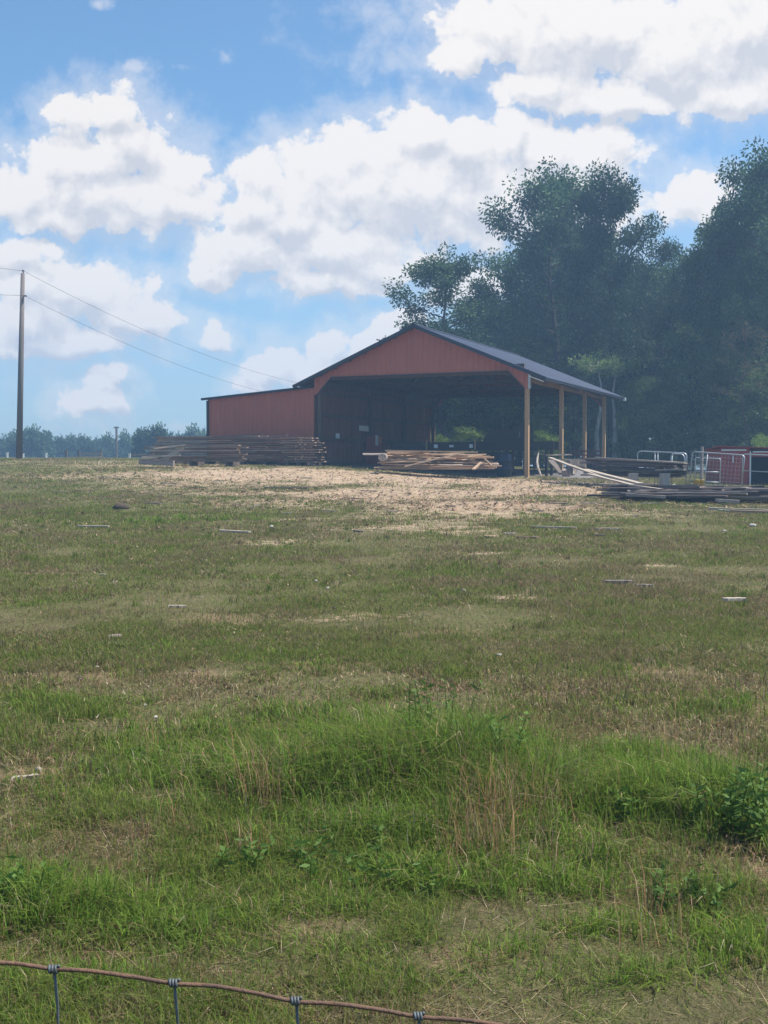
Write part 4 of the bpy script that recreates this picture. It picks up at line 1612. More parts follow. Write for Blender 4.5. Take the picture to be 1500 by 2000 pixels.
board('plank', at(1365, 952, 30.4), at(1412, 957, 29.9), 0.3, 0.05, M_TANWOOD, 'tan plank on the junk pile below the yellow buckets', 'plank')
board('plank', at(1222, 966, 27.5), at(1300, 971, 27.3), 0.2, 0.07, M_GREYWOOD, 'thick grey plank at the front foot of the junk pile', 'plank')
board('plank', at(1398, 977, 26.8), at(1445, 980, 26.7), 0.24, 0.07, M_GREYWOOD, 'thick grey plank at the front right of the junk pile', 'plank')
board('plank', at(1402, 956, 29.2), at(1462, 953, 29.4), 0.3, 0.05, M_PALEWOOD, 'broad pale plank on top of the junk pile before the shed', 'plank')

# gravel mound
m = MB()
c = gpos(1128, 934)
nr, na = 8, 22
m.v.append(Vector((c.x, c.y, c.z + 0.42)))
for i in range(1, nr + 1):
    t = i / nr
    for k in range(na):
        a = 2 * math.pi * k / na
        r = t * (1 + 0.12 * math.sin(3 * a + 1) + random.uniform(-.05, .05))
        x_, y_ = c.x + math.cos(a) * 1.25 * r, c.y + 0.6 + math.sin(a) * 1.2 * r
        m.v.append(Vector((x_, y_, float(gz(x_, y_)) + 0.42 * (math.cos(min(t, 1) * math.pi) * 0.5 + 0.5) - 0.03 * t + random.uniform(-.02, .02))))
for k in range(na):
    m.f.append([0, 1 + k, 1 + (k + 1) % na])
for i in range(nr - 1):
    for k in range(na):
        m.f.append([1 + i * na + k, 1 + (i + 1) * na + k, 1 + (i + 1) * na + (k + 1) % na, 1 + i * na + (k + 1) % na])
tag(m.obj('gravel', M_GRAVEL, None, True), kind='stuff')


# ------------------------------------------------------------------ galvanised gates
def gate(label, pxl, pxr, pyt_l, pyt_r, Yl, Yr, base_py, rails, uprights, r=0.019, rad=0.12, mesh=False, lean=0.0):
    a = at(pxl, 909, Yl); b = at(pxr, 909, Yr)
    za = at(pxl, pyt_l, Yl).z; zb = at(pxr, pyt_r, Yr).z
    ga = float(gz(a.x, a.y)) + 0.04; gb = float(gz(b.x, b.y)) + 0.04
    o = empty('corral_gate', ((a.x + b.x) / 2, (a.y + b.y) / 2, (ga + gb) / 2))
    tag(o, label, 'gate', 'galvanised gates by the red shed')
    org = o.location.copy()
    la = Vector((a.x, a.y, 0)); lb = Vector((b.x, b.y, 0))
    wd = (lb - la).length

    def pt(s, t):
        p = la.lerp(lb, s)
        z0 = ga + (gb - ga) * s
        z1 = za + (zb - za) * s
        return Vector((p.x + lean * t, p.y, z0 + (z1 - z0) * t)) - org
    rs = min(0.3, rad / wd)
    rt = min(0.3, rad / max(0.3, za - ga))
    pts = [pt(0, 0), pt(0, 1 - rt)]
    for k in range(1, 6):
        q = k / 6 * math.pi / 2
        pts.append(pt(rs * (1 - math.cos(q)), 1 - rt * (1 - math.sin(q))))
    pts += [pt(rs, 1), pt(1 - rs, 1)]
    for k in range(1, 6):
        q = (1 - k / 6) * math.pi / 2
        pts.append(pt(1 - rs * (1 - math.cos(q)), 1 - rt * (1 - math.sin(q))))
    pts += [pt(1, 1 - rt), pt(1, 0)]
    MB().tube(pts, r, 8).obj('frame', M_GALV, o, True)
    for t in rails:
        MB().tube([pt(0, t), pt(1, t)], r * 0.75, 8).obj('rail', M_GALV, o, True)
    for s in uprights:
        MB().tube([pt(s, 0.02), pt(s, 1)], r * 0.8, 8).obj('upright', M_GALV, o, True)
    if mesh:
        m = MB()
        for k in range(1, 14):
            m.tube([pt(k / 14, 0.03), pt(k / 14, 0.98)], 0.0025, 4, False)
        for k in range(1, 9):
            m.tube([pt(0, k / 9), pt(1, k / 9)], 0.0025, 4, False)
        m.obj('wire_mesh', M_GALV, o)
    return o


gate('galvanised gate partly behind the long dark board stack', 1245, 1341, 881, 885, 37.0, 36.2, 945, (0.05, 0.35, 0.62), (0.36, 0.42, 0.71))
gate('narrow round-cornered gate standing right of the dark stack', 1313, 1340, 886, 887, 35.6, 35.3, 945, (0.55,), (), rad=0.16, lean=-0.05)
gate('wide wire mesh gate in front of the red shed', 1346, 1448, 882, 889, 35.8, 34.4, 948, (0.04,), (0.30,), mesh=True, lean=0.1)
gate('small gate seen through the wide wire mesh one', 1358, 1407, 894, 896, 38.4, 38.0, 948, (0.12, 0.5,), (), rad=0.05)
gate('galvanised gate running past the dark shed doorway', 1450, 1640, 887, 895, 37.0, 34.5, 948, (0.5,), (0.38, 0.5))
m = MB()
p = gpos(1370, 950)
p = gp(at(1370, 940, 37.2).x, 37.2)
zt = at(1370, 872, 37.2).z - p.z
m.tube([p, p + Vector((0, 0, zt * 0.5)), p + Vector((0.01, 0, zt))], [0.06, 0.055, 0.05], 8)
tag(m.obj('fence_post', M_GREYWOOD), 'weathered wooden post rising among the gates', 'post')
for k, (px, lab) in enumerate(((1361, 'yellow bucket left of its twin behind the junk pile'), (1370, 'yellow bucket right of its twin behind the junk pile'))):
    p = at(px, 948, 33.0 + 0.25 * k)
    g = float(gz(p.x, p.y))
    zb_ = at(px, 949, p.y).z
    zt_ = at(px, 937, p.y).z
    m = MB()
    m.tube([(p.x, p.y, max(g, zb_ - .1)), (p.x, p.y, zt_ - 0.02), (p.x, p.y, zt_ - 0.015), (p.x, p.y, zt_)], [0.065, 0.085, 0.095, 0.095], 14)
    o = m.obj('bucket', M_YEL, None, True)
    tag(o, lab, 'bucket')
    m = MB()
    m.tube([(p.x + 0.09 * math.cos(t), p.y - 0.06, zt_ + 0.07 * math.sin(t)) for t in np.linspace(0, math.pi, 9)], 0.005, 5)
    m.obj('handle', M_STEEL, o)

# ------------------------------------------------------------------ red shed
sh = empty('animal_shed', gp(*at(1500, 945, 40.0).xy), R(-4))
tag(sh, 'low red metal shed with white trim and a dark open doorway', 'shed')
sc = 40.0 / F
L0 = (1408 - 1500) * sc
L1 = (1464 - 1500) * sc
L2 = (1500 - 1500) * sc + 0.75
H1 = at(1430, 873, 40).z - sh.location.z
H2 = at(1500, 877, 40).z - sh.location.z


def rib_local(x0, x1, z0, z1a, z1b, yv, name, mat, par):
    m = MB()
    n = max(2, int((x1 - x0) / 0.06))
    for i in range(n + 1):
        x_ = x0 + (x1 - x0) * i / n
        d = 0.018 if i % 4 == 0 else 0
        m.v += [Vector((x_, yv - d, z0)), Vector((x_, yv - d, z1a + (z1b - z1a) * i / n))]
    for i in range(n):
        m.f.append([2 * i, 2 * i + 2, 2 * i + 3, 2 * i + 1])
    return m.obj(name, mat, par)


rib_local(L0, L1, -0.1, H1, H1 - 0.04, 0, 'front_wall', M_REDSHED, sh)
rib_local(L2, L2 + 2.2, -0.1, H2 - 0.05, H2 - 0.2, 0, 'front_wall', M_REDSHED, sh)
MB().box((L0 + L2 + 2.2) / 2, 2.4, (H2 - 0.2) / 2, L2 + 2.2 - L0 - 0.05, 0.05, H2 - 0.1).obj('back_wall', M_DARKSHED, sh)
MB().box(L0 + 0.03, 1.2, H1 / 2 - 0.05, 0.05, 2.35, H1 - 0.05).obj('end_wall', M_REDSHED, sh)
MB().box(L2 + 2.15, 1.2, H2 / 2 - 0.15, 0.05, 2.35, H2 - 0.1).obj('end_wall', M_REDSHED, sh)
m = MB()
m.v += [Vector((L0 - 0.12, -0.2, H1 + 0.02)), Vector((L2 + 2.4, -0.2, H2 - 0.1)), Vector((L2 + 2.4, 2.6, H2 - 0.25)), Vector((L0 - 0.12, 2.6, H1 - 0.12)),
        Vector((L0 - 0.12, -0.2, H1 + 0.05)), Vector((L2 + 2.4, -0.2, H2 - 0.07)), Vector((L2 + 2.4, 2.6, H2 - 0.22)), Vector((L0 - 0.12, 2.6, H1 - 0.09))]
m.f += [[3, 2, 1, 0], [4, 5, 6, 7], [0, 1, 5, 4], [1, 2, 6, 5], [2, 3, 7, 6], [3, 0, 4, 7]]
m.obj('roof', M_REDSHED, sh)
MB().box((L0 + L1) / 2 - 0.05, -0.04, H1 - 0.11, (L1 - L0) * 0.85, 0.04, 0.06).obj('white_trim', M_WHITE, sh)
MB().box(L1 + 0.02, -0.03, H1 / 2 - 0.08, 0.045, 0.05, H1 - 0.14).obj('white_trim', M_WHITE, sh)
MB().box((L1 + L2) / 2 + 0.05, -0.035, H2 - 0.1, L2 - L1 - 0.1, 0.04, 0.05).obj('white_trim', M_WHITE, sh)
MB().box((L1 + L2) / 2, -0.02, H2 - 0.2, L2 - L1 - 0.06, 0.04, 0.14).obj('door_header', M_REDSHED, sh)
MB().box((1432 - 1500) * sc, -0.03, 0.95, 0.04, 0.03, 0.24).obj('door_handle', M_WHITE, sh)

# ------------------------------------------------------------------ utility poles and wires
pb = gp(*at(37, 893, 57).xy)
top = at(44.5, 534, 57)
up_ = empty('utility_pole', pb)
tag(up_, 'tall weathered utility pole leaning slightly at the crest of the field', 'utility pole')
d = top - pb
MB().tube([Vector((0, 0, -0.3)), d * 0.5, d], [0.16, 0.135, 0.1], 14).obj('shaft', M_POLE, up_, True)
m = MB()
m.tube([d + Vector((0.02, 0, 0.0)), d + Vector((0.02, 0, 0.10)), d + Vector((0.02, 0, 0.11)), d + Vector((0.02, 0, 0.17))], [0.03, 0.03, 0.07, 0.06], 10)
m.obj('insulator', M_STEEL, up_, True)
m = MB()
cl_ = at(49, 578, 56.9) - pb
m.box(cl_.x, cl_.y, cl_.z, 0.16, 0.1, 0.06)
m.obj('cable_clamp', M_STEEL, up_)


def wire(name, label, pts, r=0.008):
    m = MB()
    for a, b, sag in pts:
        q = []
        for i in range(25):
            t = i / 24
            p_ = a.lerp(b, t)
            p_.z -= sag * 4 * t * (1 - t)
            q.append(p_)
        m.tube(q, r, 5)
    return tag(m.obj(name, M_WIRE), label, 'wire')


wire('power_line', 'upper overhead wire strung from the top of the utility pole', [(at(-260, 470, 48), at(45, 529, 57), 0.15), (at(45, 529, 57), at(690, 765, 96), 1.15)])
wire('power_line', 'lower overhead wire clamped below the top of the utility pole', [(at(-260, 555, 48), at(47, 577, 57), 0.1), (at(47, 577, 57), at(640, 787, 96), 1.0)])
p2 = gp(*at(228, 893, 105).xy)
o2 = empty('utility_pole', p2)
tag(o2, 'distant thin utility pole standing before the far treeline', 'utility pole')
t2 = at(228.5, 833, 105).z - p2.z
MB().tube([(0, 0, -0.3), (0, 0, t2)], [0.14, 0.1], 8).obj('shaft', M_POLE, o2)
MB().box(0, 0, t2 - 0.1, 0.5, 0.08, 0.1).obj('crossarm', M_POLE, o2)
# far board fence and dark shed beyond the crest
ff = empty('board_fence', at(165, 909, 70))
ff.location.z = float(gz(ff.location.x, 70))
tag(ff, 'far board fence of pale rails beyond the crest of the field', 'fence')
for px in (129, 154, 197):
    q = at(px, 880, 70)
    hz_ = q.z + 0.02 - ff.location.z
    MB().box(q.x - ff.location.x, 0, hz_ / 2, 0.14, 0.14, hz_).obj('fence_post', M_POLE, ff)
for (pa, pb_, py) in ((130, 154, 894), (155, 197, 892.5), (155, 197, 886)):
    a = at(pa, py, 69.9); b = at(pb_, py, 69.9)
    MB().beam(a - ff.location, b - ff.location, 0.05, 0.14).obj('rail', M_PALEWOOD, ff)
for px, pyt in ((14, 884), (45, 886), (90, 885), (253, 886)):
    p = gp(*at(px, 893, 60).xy)
    zt = at(px, pyt, 60).z
    m = MB()
    m.box(p.x, p.y, (p.z + zt) / 2, 0.09, 0.09, zt - p.z)
    m.box(p.x, p.y, zt - 0.02, 0.11, 0.11, 0.06)
    tag(m.obj('fence_post', M_WHITE), 'short white post along the crest of the field', 'post', 'white posts along the crest')


# ------------------------------------------------------------------ scraps on the field
def scrap(px, py, ln, w, t, mat, ang, label='scrap of sawn wood lying on the thin grass', group='wood scraps on the field', name='wood_scrap', cat='wood scrap'):
    p = gpos(px, py)
    if ln > 3:
        ln *= p.y / F
        w = min(w, ln * 0.3)
        t = min(t, w * 0.5)
    d = Vector((math.cos(ang), math.sin(ang), 0)) * ln / 2
    a = p - d; b = p + d
    a.z = float(gz(a.x, a.y)) + t / 2 + 0.012
    b.z = float(gz(b.x, b.y)) + t / 2 + 0.012
    return board(name, a, b, w, t, mat, label, cat, group, bow=0.01)


scrap(558, 955, 1.3, .07, .04, M_DARKWOOD, -0.1, 'long dark board lying alone on the sawdust', None, 'plank', 'plank')
scrap(458, 1041, .62, .07, .03, M_PALEWOOD, -0.5, 'thin pale stick on the grass in the left of the field', None, 'stick', 'stick')
scrap(182, 1031, .55, .08, .03, M_PALEWOOD, -0.1, 'pale thin lath on the grass left of the dark stump', None, 'stick', 'stick')
scrap(1465, 999, 1.7, .16, .05, M_PALEWOOD, -0.28, 'fresh pale plank lying on the grass before the junk pile', None, 'plank', 'plank')
scrap(1490, 1003, 1.3, .2, .05, M_TANWOOD, -0.2, 'broad tan plank lying next to the fresh pale one', None, 'plank', 'plank')
scrap(1422, 1000, .55, .1, .03, M_PALEWOOD, -1.0, 'short pale stick on the grass left of the fresh plank', None, 'stick', 'stick')
scrap(1080, 1033, .8, .09, .03, M_PALEWOOD, -0.3, 'pale splinter of board in the grass right of the sawdust', None, 'stick', 'stick')
scrap(1187, 1036, .42, .08, .03, M_PALEWOOD, 0.0, 'short pale stick lying level in the right of the field', None, 'stick', 'stick')
scrap(1207, 1141, 56, .09, .03, M_GREYWOOD, 0.0, 'dark rotten board on the grass, left of the pair', None, 'plank', 'plank')
scrap(1259, 1149, 36, .08, .03, M_GREYWOOD, -0.1, 'dark rotten board on the grass, right of the pair', None, 'plank', 'plank')
scrap(1435, 1176, 44, .09, .03, M_PALEWOOD, 0.0, 'pale lath on the grass below the white bag', None, 'stick', 'stick')
scrap(50, 1528, 42, .03, .02, M_PALEWOOD, 0.4, 'whitish chip of wood by the bare patch in the near left grass', None, 'wood_chip', 'wood chip')
for (px, py) in [(200, 1125), (285, 1208), (225, 1247), (345, 1190), (390, 1170), (995, 1045), (1170, 1048), (1030, 1052), (960, 1050), (880, 990), (700, 1040), (640, 1000), (930, 1006), (1125, 994),
                 (1270, 985), (1340, 990), (1010, 985), (1060, 970), (300, 985), (250, 960), (120, 962), (130, 940), (420, 975), (500, 990), (560, 1005), (330, 945), (210, 935), (720, 960), (840, 945), (950, 958), (1050, 1000),
                 (1100, 960), (690, 975), (770, 1000), (600, 935), (850, 1008), (1150, 985), (430, 940), (1240, 1010), (1090, 985)]:
    scrap(px, py, random.uniform(12, 42), random.uniform(.04, .09), .025, random.choice((M_PALEWOOD, M_GREYWOOD, M_TANWOOD, M_GREYWOOD)), random.uniform(-0.7, 0.7))


def rock(px, py, r, mat, label, group=None, sx=1.4, name='stone', cat='stone'):
    p = gpos(px, py)
    if r > 1:
        r = r * 0.5 / sx * p.y / F
    m = MB()
    nlat, nlon = 6, 10
    for i in range(nlat + 1):
        a = math.pi * i / nlat
        for k in range(nlon):
            b = 2 * math.pi * k / nlon
            q = r * random.uniform(0.8, 1.15)
            m.v.append(Vector((math.sin(a) * math.cos(b) * q * sx, math.sin(a) * math.sin(b) * q, math.cos(a) * q * 0.75)))
    for i in range(nlat):
        for k in range(nlon):
            m.f.append([i * nlon + k, (i + 1) * nlon + k, (i + 1) * nlon + (k + 1) % nlon, i * nlon + (k + 1) % nlon])
    o = m.obj(name, mat, None, True)
    o.location = p + Vector((0, 0, r * 0.4))
    o.rotation_euler = (0, 0, random.uniform(0, 3))
    tag(o, label, cat, group)
    return o


rock(1470, 1029, 18, M_STONE, 'crumpled white bag lying on the grass before the junk pile', None, 1.6, 'plastic_bag', 'bag')
rock(236, 996, 34, M_DARKSTONE, 'dark low stump in the grass of the left field', None, 1.5, 'stump', 'stump')
rock(156, 1330, 13, M_DARKSTONE, 'small dark clod standing in the left grass', None, 0.9, 'dirt_clod', 'clod')
rock(75, 1505, 20, M_STONE, 'tan stone on the bare patch at the near left', None, 1.6)
for (px, py) in [(640, 1151), (1336, 1213), (530, 1031), (975, 1282), (617, 1136), (304, 1403), (283, 1380), (1250, 1282), (190, 1305), (870, 1290), (1415, 1040), (905, 1155), (1235, 1130)]:
    rock(px, py, random.uniform(7, 13), M_STONE, 'small whitish stone lying in the grass', 'whitish stones in the grass')
for (px, py) in [(505, 1365), (380, 1315), (170, 1175), (220, 1165), (900, 1155), (652, 1190)]:
    rock(px, py, random.uniform(9, 17), M_DARKSTONE, 'small dark clod of earth in the grass', 'dark clods in the grass', 1.3, 'dirt_clod', 'clod')
rock(640, 907, .12, M_DARKSTONE, 'low grey lump at the left foot of the barn opening', None, 2.0)


# ------------------------------------------------------------------ weeds
def leaf_mesh(name, pts, nrm, L_, Wd, tint, mat):
    """pointed leaves: 4-vert diamonds at pts with direction nrm (axis)"""
    n = len(pts)
    ax = nrm / np.maximum(np.linalg.norm(nrm, axis=1, keepdims=True), 1e-6)
    rnd = RNG.normal(0, 1, (n, 3))
    sd = np.cross(ax, rnd)
    sd /= np.maximum(np.linalg.norm(sd, axis=1, keepdims=True), 1e-6)
    V = np.stack([pts, pts + ax * (L_ * 0.45)[:, None] + sd * (Wd / 2)[:, None], pts + ax * L_[:, None], pts + ax * (L_ * 0.45)[:, None] - sd * (Wd / 2)[:, None]], 1)
    me = bpy.data.meshes.new(name)
    me.vertices.add(n * 4); me.vertices.foreach_set('co', V.reshape(-1).astype(np.float32))
    me.loops.add(n * 4); me.loops.foreach_set('vertex_index', np.arange(n * 4, dtype=np.int32))
    me.polygons.add(n); me.polygons.foreach_set('loop_start', np.arange(0, n * 4, 4, dtype=np.int32))
    me.update(calc_edges=False)
    a = me.attributes.new('tint', 'FLOAT', 'POINT')
    a.data.foreach_set('value', np.repeat(tint, 4).astype(np.float32))
    me.materials.append(mat)
    return me


def weed(px, py, h, spread, stems, label):
    p = gpos(px, py)
    o = empty('broadleaf_weed', p)
    tag(o, label, 'weed', 'broadleaf weeds in the near grass')
    m = MB()
    P_, A_l = [], []
    for k in range(stems):
        bx, by = random.gauss(0, spread * .4), random.gauss(0, spread * .3)
        tx, ty = bx + random.gauss(0, spread * .35), by + random.gauss(0, spread * .35)
        hh = h * random.uniform(.6, 1.05)
        m.tube([(bx, by, -0.01), ((bx + tx) / 2, (by + ty) / 2, hh * .55), (tx, ty, hh)], [.003, .0025, .001], 4, False)
        nl = int(8 + hh * 40)
        for i in range(nl):
            t = 0.15 + 0.85 * i / nl
            a = i * 2.4 + k
            P_.append((bx + (tx - bx) * t, by + (ty - by) * t, hh * t))
            A_l.append((math.cos(a), math.sin(a), random.uniform(0.0, 0.7)))
    m.obj('stem', M_LEAFW, o)
    n = len(P_)
    me = leaf_mesh('weed_leaves', np.array(P_), np.array(A_l), RNG.uniform(.022, .052, n), RNG.uniform(.010, .02, n), RNG.random(n), M_LEAFW)
    link('leaves', me, o)


weed(1400, 1640, .30, .18, 12, 'largest leafy broadleaf weed at the right of the near grass')
weed(1470, 1655, .32, .18, 14, 'leafy broadleaf weed at the right edge of the near grass')
weed(1210, 1610, .16, .12, 7, 'low leafy weed left of the largest broadleaf weed')
weed(840, 1500, .42, .3, 16, 'leafy weed rising out of the tall central grass clump')
weed(960, 1540, .34, .22, 12, 'leafy weed at the right end of the tall central clump')
weed(690, 1700, .12, .26, 14, 'low spreading leafy weed below the tall central clump')
weed(820, 1740, .11, .24, 14, 'low leafy weed in front of the russet stalks')
weed(480, 1700, .12, .14, 9, 'small leafy weed in the near middle left grass')
weed(30, 1790, .22, .12, 7, 'upright leafy weed at the left edge of the near grass')
weed(1380, 1790, .14, .18, 12, 'small leafy weed beside the bare sandy patch')


# ------------------------------------------------------------------ trees
def make_tree(name, seed, H, base, Rc, nl, leaf, clump_n, clump_r, mat, bark, trunk_r, prof='oak', sparse=0.0, subs=4, loc=(0, -300, 0)):
    rd = random.Random(seed)
    rg = np.random.default_rng(seed)
    root = empty(name, loc)
    m = MB()
    tp = []
    x = y = 0.0
    nseg = 9
    for i in range(nseg + 1):
        t = i / nseg
        tp.append(Vector((x, y, t * H * 0.9)))
        x += rd.gauss(0, H * 0.012)
        y += rd.gauss(0, H * 0.012)
    m.tube(tp, [trunk_r * (1.25 if i == 0 else 1) * (1 - 0.85 * i / nseg) for i in range(nseg + 1)], 9)

    def tpt(z):
        t = max(0, min(0.999, z / (H * 0.9))) * nseg
        i = int(t)
        return tp[i].lerp(tp[i + 1], t - i)
    cl = []
    for k in range(nl):
        f = (k + rd.random()) / nl
        z = H * (base + (0.88 - base) * f)
        az = k * 2.4 + rd.uniform(-.5, .5)
        if prof == 'oak':
            env = math.sin(math.pi * min(1, 0.22 + 0.80 * f)) ** 0.7
            rise = 0.25 + 0.9 * f
        elif prof == 'flat':
            env = 0.6 + 0.4 * f
            rise = 0.35
        else:
            env = math.sqrt(max(0.05, 1 - f * 0.85))
            rise = 0.5 + f
        ln = Rc * env * rd.uniform(0.65, 1.12)
        st = tpt(z)
        dz = ln * rise * 0.55
        end = st + Vector((math.cos(az) * ln, math.sin(az) * ln, dz))
        mid = st.lerp(end, 0.5) + Vector((rd.gauss(0, .12), rd.gauss(0, .12), -0.08 * ln + rd.gauss(0, .1)))
        rr_ = trunk_r * 0.34 * (1 - 0.5 * f)
        m.tube([st, mid, end], [rr_, rr_ * .6, rr_ * .15], 5, False)
        cl.append(end)
        for q in range(subs):
            t = rd.uniform(0.35, 1.0)
            b0 = st.lerp(mid, t * 2) if t < .5 else mid.lerp(end, t * 2 - 1)
            a2 = az + rd.uniform(-1.3, 1.3)
            l2 = Rc * rd.uniform(0.18, 0.42)
            e2 = b0 + Vector((math.cos(a2) * l2, math.sin(a2) * l2, rd.uniform(-0.1, 0.75) * l2))
            m.tube([b0, e2], [rr_ * .4, rr_ * .08], 4, False)
            cl.append(e2)
            cl.append(b0.lerp(e2, .55) + Vector((rd.gauss(0, .2), rd.gauss(0, .2), rd.gauss(0, .2))))
    cl.append(tp[-1] + Vector((0, 0, H * .06)))
    cl.append(tp[-1])
    for q in range(6):
        a = q * 1.05
        e = tp[-2] + Vector((math.cos(a) * Rc * .25, math.sin(a) * Rc * .25, H * rd.uniform(.04, .13)))
        m.tube([tp[-2], e], [trunk_r * .15, trunk_r * .03], 4, False)
        cl.append(e)
    m.obj('trunk', bark, root, True)
    cl = [c_ for c_ in cl if rd.random() > sparse]
    cen = np.array([tuple(c_) for c_ in cl])
    nc = len(cen)
    cnt = rg.integers(int(clump_n * .5), int(clump_n * 1.4), nc)
    ci = np.repeat(np.arange(nc), cnt)
    n = len(ci)
    rad = clump_r * rg.uniform(0.65, 1.3, nc)
    off = rg.normal(0, 1, (n, 3))
    off /= np.linalg.norm(off, axis=1, keepdims=True)
    off *= (rg.random((n, 1)) ** 0.45)
    off *= rad[ci][:, None]
    off[:, 2] *= 0.75
    pts = cen[ci] + off
    ax = off + rg.normal(0, 0.35, (n, 3)) * rad[ci][:, None]
    ax[:, 2] -= 0.25 * rad[ci]
    tint = np.clip(rg.random(nc)[ci] ** 1.6 * 0.75 + rg.random(n) * 0.3, 0, 1)
    me = leaf_mesh(name + '_leaves', pts, ax, leaf * rg.uniform(.7, 1.35, n), leaf * rg.uniform(.42, .7, n), tint, mat)
    link('crown', me, root)
    return root


PROT = [make_tree('oak_tree', 101, 18, 0.20, 4.6, 30, 0.23, 112, 0.92, M_LEAF, M_BARK, 0.26, sparse=.03),
        make_tree('oak_tree', 202, 18, 0.30, 4.0, 26, 0.23, 108, 0.86, M_LEAF, M_BARK, 0.24, sparse=.05),
        make_tree('oak_tree', 303, 18, 0.16, 4.4, 28, 0.23, 110, 0.90, M_LEAF, M_BARK, 0.25, sparse=.03),
        make_tree('oak_tree', 404, 18, 0.34, 3.6, 24, 0.21, 66, 0.66, M_LEAF, M_BARK, 0.2, sparse=.12)]
UND = [make_tree('understory_tree', 505, 9, 0.12, 3.2, 22, 0.2, 42, 0.55, M_LEAF2, M_BARK, 0.1, 'round'),
       make_tree('understory_tree', 606, 9, 0.06, 3.0, 22, 0.2, 42, 0.55, M_LEAF2, M_BARK, 0.1, 'round')]
PALE = make_tree('slender_tree', 707, 10, 0.80, 2.0, 9, 0.2, 34, 0.45, M_LEAF2, M_PALEBARK, 0.26, 'flat', subs=3)
BUSH = make_tree('bush', 808, 3, 0.02, 1.7, 18, 0.13, 40, 0.36, M_LEAFB, M_BARK, 0.04, 'round')
DEAD = make_tree('dying_tree', 909, 12, 0.45, 2.4, 14, 0.14, 9, 0.34, M_LEAFD, M_TRUSS, 0.09, 'oak', subs=5)
FARP = [make_tree('oak_tree', 111, 11, 0.06, 4.6, 18, 0.5, 80, 1.15, M_LEAF, M_BARK, 0.2, 'round', subs=4),
        make_tree('oak_tree', 112, 11, 0.06, 4.2, 16, 0.5, 80, 1.15, M_LEAF, M_BARK, 0.2, 'round', subs=4)]
used = set()


def plant(proto, Hnom, Rnom, px, Y, pyt, wpx, label, cat='tree', group=None, rz=None):
    X_ = at(px, 909, Y).x
    g = float(gz(X_, Y))
    H = at(px, pyt, Y).z - g
    s = H / Hnom
    sx = (wpx * Y / F / 2) / Rnom if wpx else s
    rz = random.uniform(0, 6.28) if rz is None else rz
    if proto.name in used:
        o = dup(proto, (X_, Y, g), rz, (sx, sx, s))
    else:
        used.add(proto.name)
        o = proto
        o.location = (X_, Y, g)
        o.rotation_euler = (0, 0, rz)
        o.scale = (sx, sx, s)
    tag(o, label, cat, group)
    return o


GW = 'trees of the wood behind the barn'
plant(PROT[2], 17.9, 4.7, 885, 64, 478, 240, 'small spreading oak whose low branch hangs over the barn ridge', group=GW, rz=2.0)
plant(PROT[0], 17.9, 4.9, 1085, 66, 292, 270, 'tallest oak, with two ragged tops above the barn roof', group=GW, rz=0.6)
plant(PROT[1], 17.9, 4.4, 1185, 64, 318, 210, 'tall oak directly right of the tallest one', group=GW, rz=1.0)
plant(PROT[3], 17.9, 4.0, 1285, 66, 432, 150, 'thin lighter oak in the dip of the wood skyline', group=GW, rz=0.2)
plant(PROT[2], 17.9, 4.7, 1385, 60, 405, 200, 'oak just right of the dip in the wood skyline', group=GW, rz=4.2)
plant(PROT[0], 17.9, 4.9, 1500, 58, 270, 280, 'great oak cut by the right edge of the wood', group=GW, rz=3.4)
plant(PROT[1], 17.9, 4.4, 1425, 64, 320, 180, 'oak standing between the dip oak and the great right one', group=GW, rz=2.5)
# trees deeper in the wood
FILL = 'dark oak deeper in the wood behind the front trees'
for (px, Y, pyt, wpx) in [(960, 72, 560, 260), (1050, 76, 420, 260), (1150, 74, 420, 260), (1240, 74, 480, 260), (1330, 72, 500, 260), (1420, 72, 440, 260), (1520, 70, 380, 260),
                          (900, 78, 640, 240), (1010, 84, 600, 260), (1120, 86, 560, 260), (1220, 84, 560, 260), (1310, 86, 560, 280), (1400, 84, 540, 280), (1500, 84, 500, 280), (1610, 66, 330, 280), (1700, 70, 360, 300), (1620, 84, 480, 300), (840, 90, 690, 200)]:
    pr = PROT[random.randrange(3)]
    plant(pr, 17.9, 4.6, px, Y, pyt, wpx, FILL, group='dark oaks deep in the wood')
# understory, edge
US = 'leafy understory tree at the shaded edge of the wood'
for (px, Y, pyt, wpx) in [(1340, 58, 690, 170), (1430, 56, 660, 190), (1500, 54, 700, 190), (1260, 62, 730, 150), (1120, 66, 700, 160), (1010, 66, 690, 170), (920, 66, 720, 150),
                          (1390, 62, 610, 200), (1560, 56, 640, 200), (1220, 66, 640, 150), (1060, 72, 640, 170), (960, 70, 760, 160), (880, 70, 790, 110), (1000, 68, 800, 140), (1180, 70, 780, 160), (1290, 66, 800, 150), (1370, 60, 790, 150), (1460, 58, 800, 150), (1080, 68, 790, 130), (1540, 58, 800, 150), (1230, 72, 820, 150), (905, 74, 810, 120)]:
    plant(UND[random.randrange(2)], 9.4, 3.5, px, Y, pyt, wpx, US, group='understory trees at the edge of the wood')
for i in range(16):
    plant(UND[i % 2], 9.4, 3.5, 850 + i * 56, 92 + (i % 3) * 5, 770, 190, 'shadowy low tree far back in the wood', group='shadowy low trees far back in the wood')
for i in range(12):
    plant(UND[i % 2], 9.4, 3.5, 1150 + i * 40, 68 + (i % 3) * 4, 848 + (i % 4) * 5, 110, 'low leafy thicket on the wood floor', 'thicket', 'low thickets on the wood floor')
plant(PALE, 10.6, 2.2, 1165, 59.5, 668, 90, 'slender pale-trunked tree rising behind the last barn post', group='pale-trunked trees', rz=0)
plant(PALE, 10.6, 2.2, 1203, 61.5, 672, 90, 'fainter pale-trunked tree right of the first one', group='pale-trunked trees', rz=2.5)
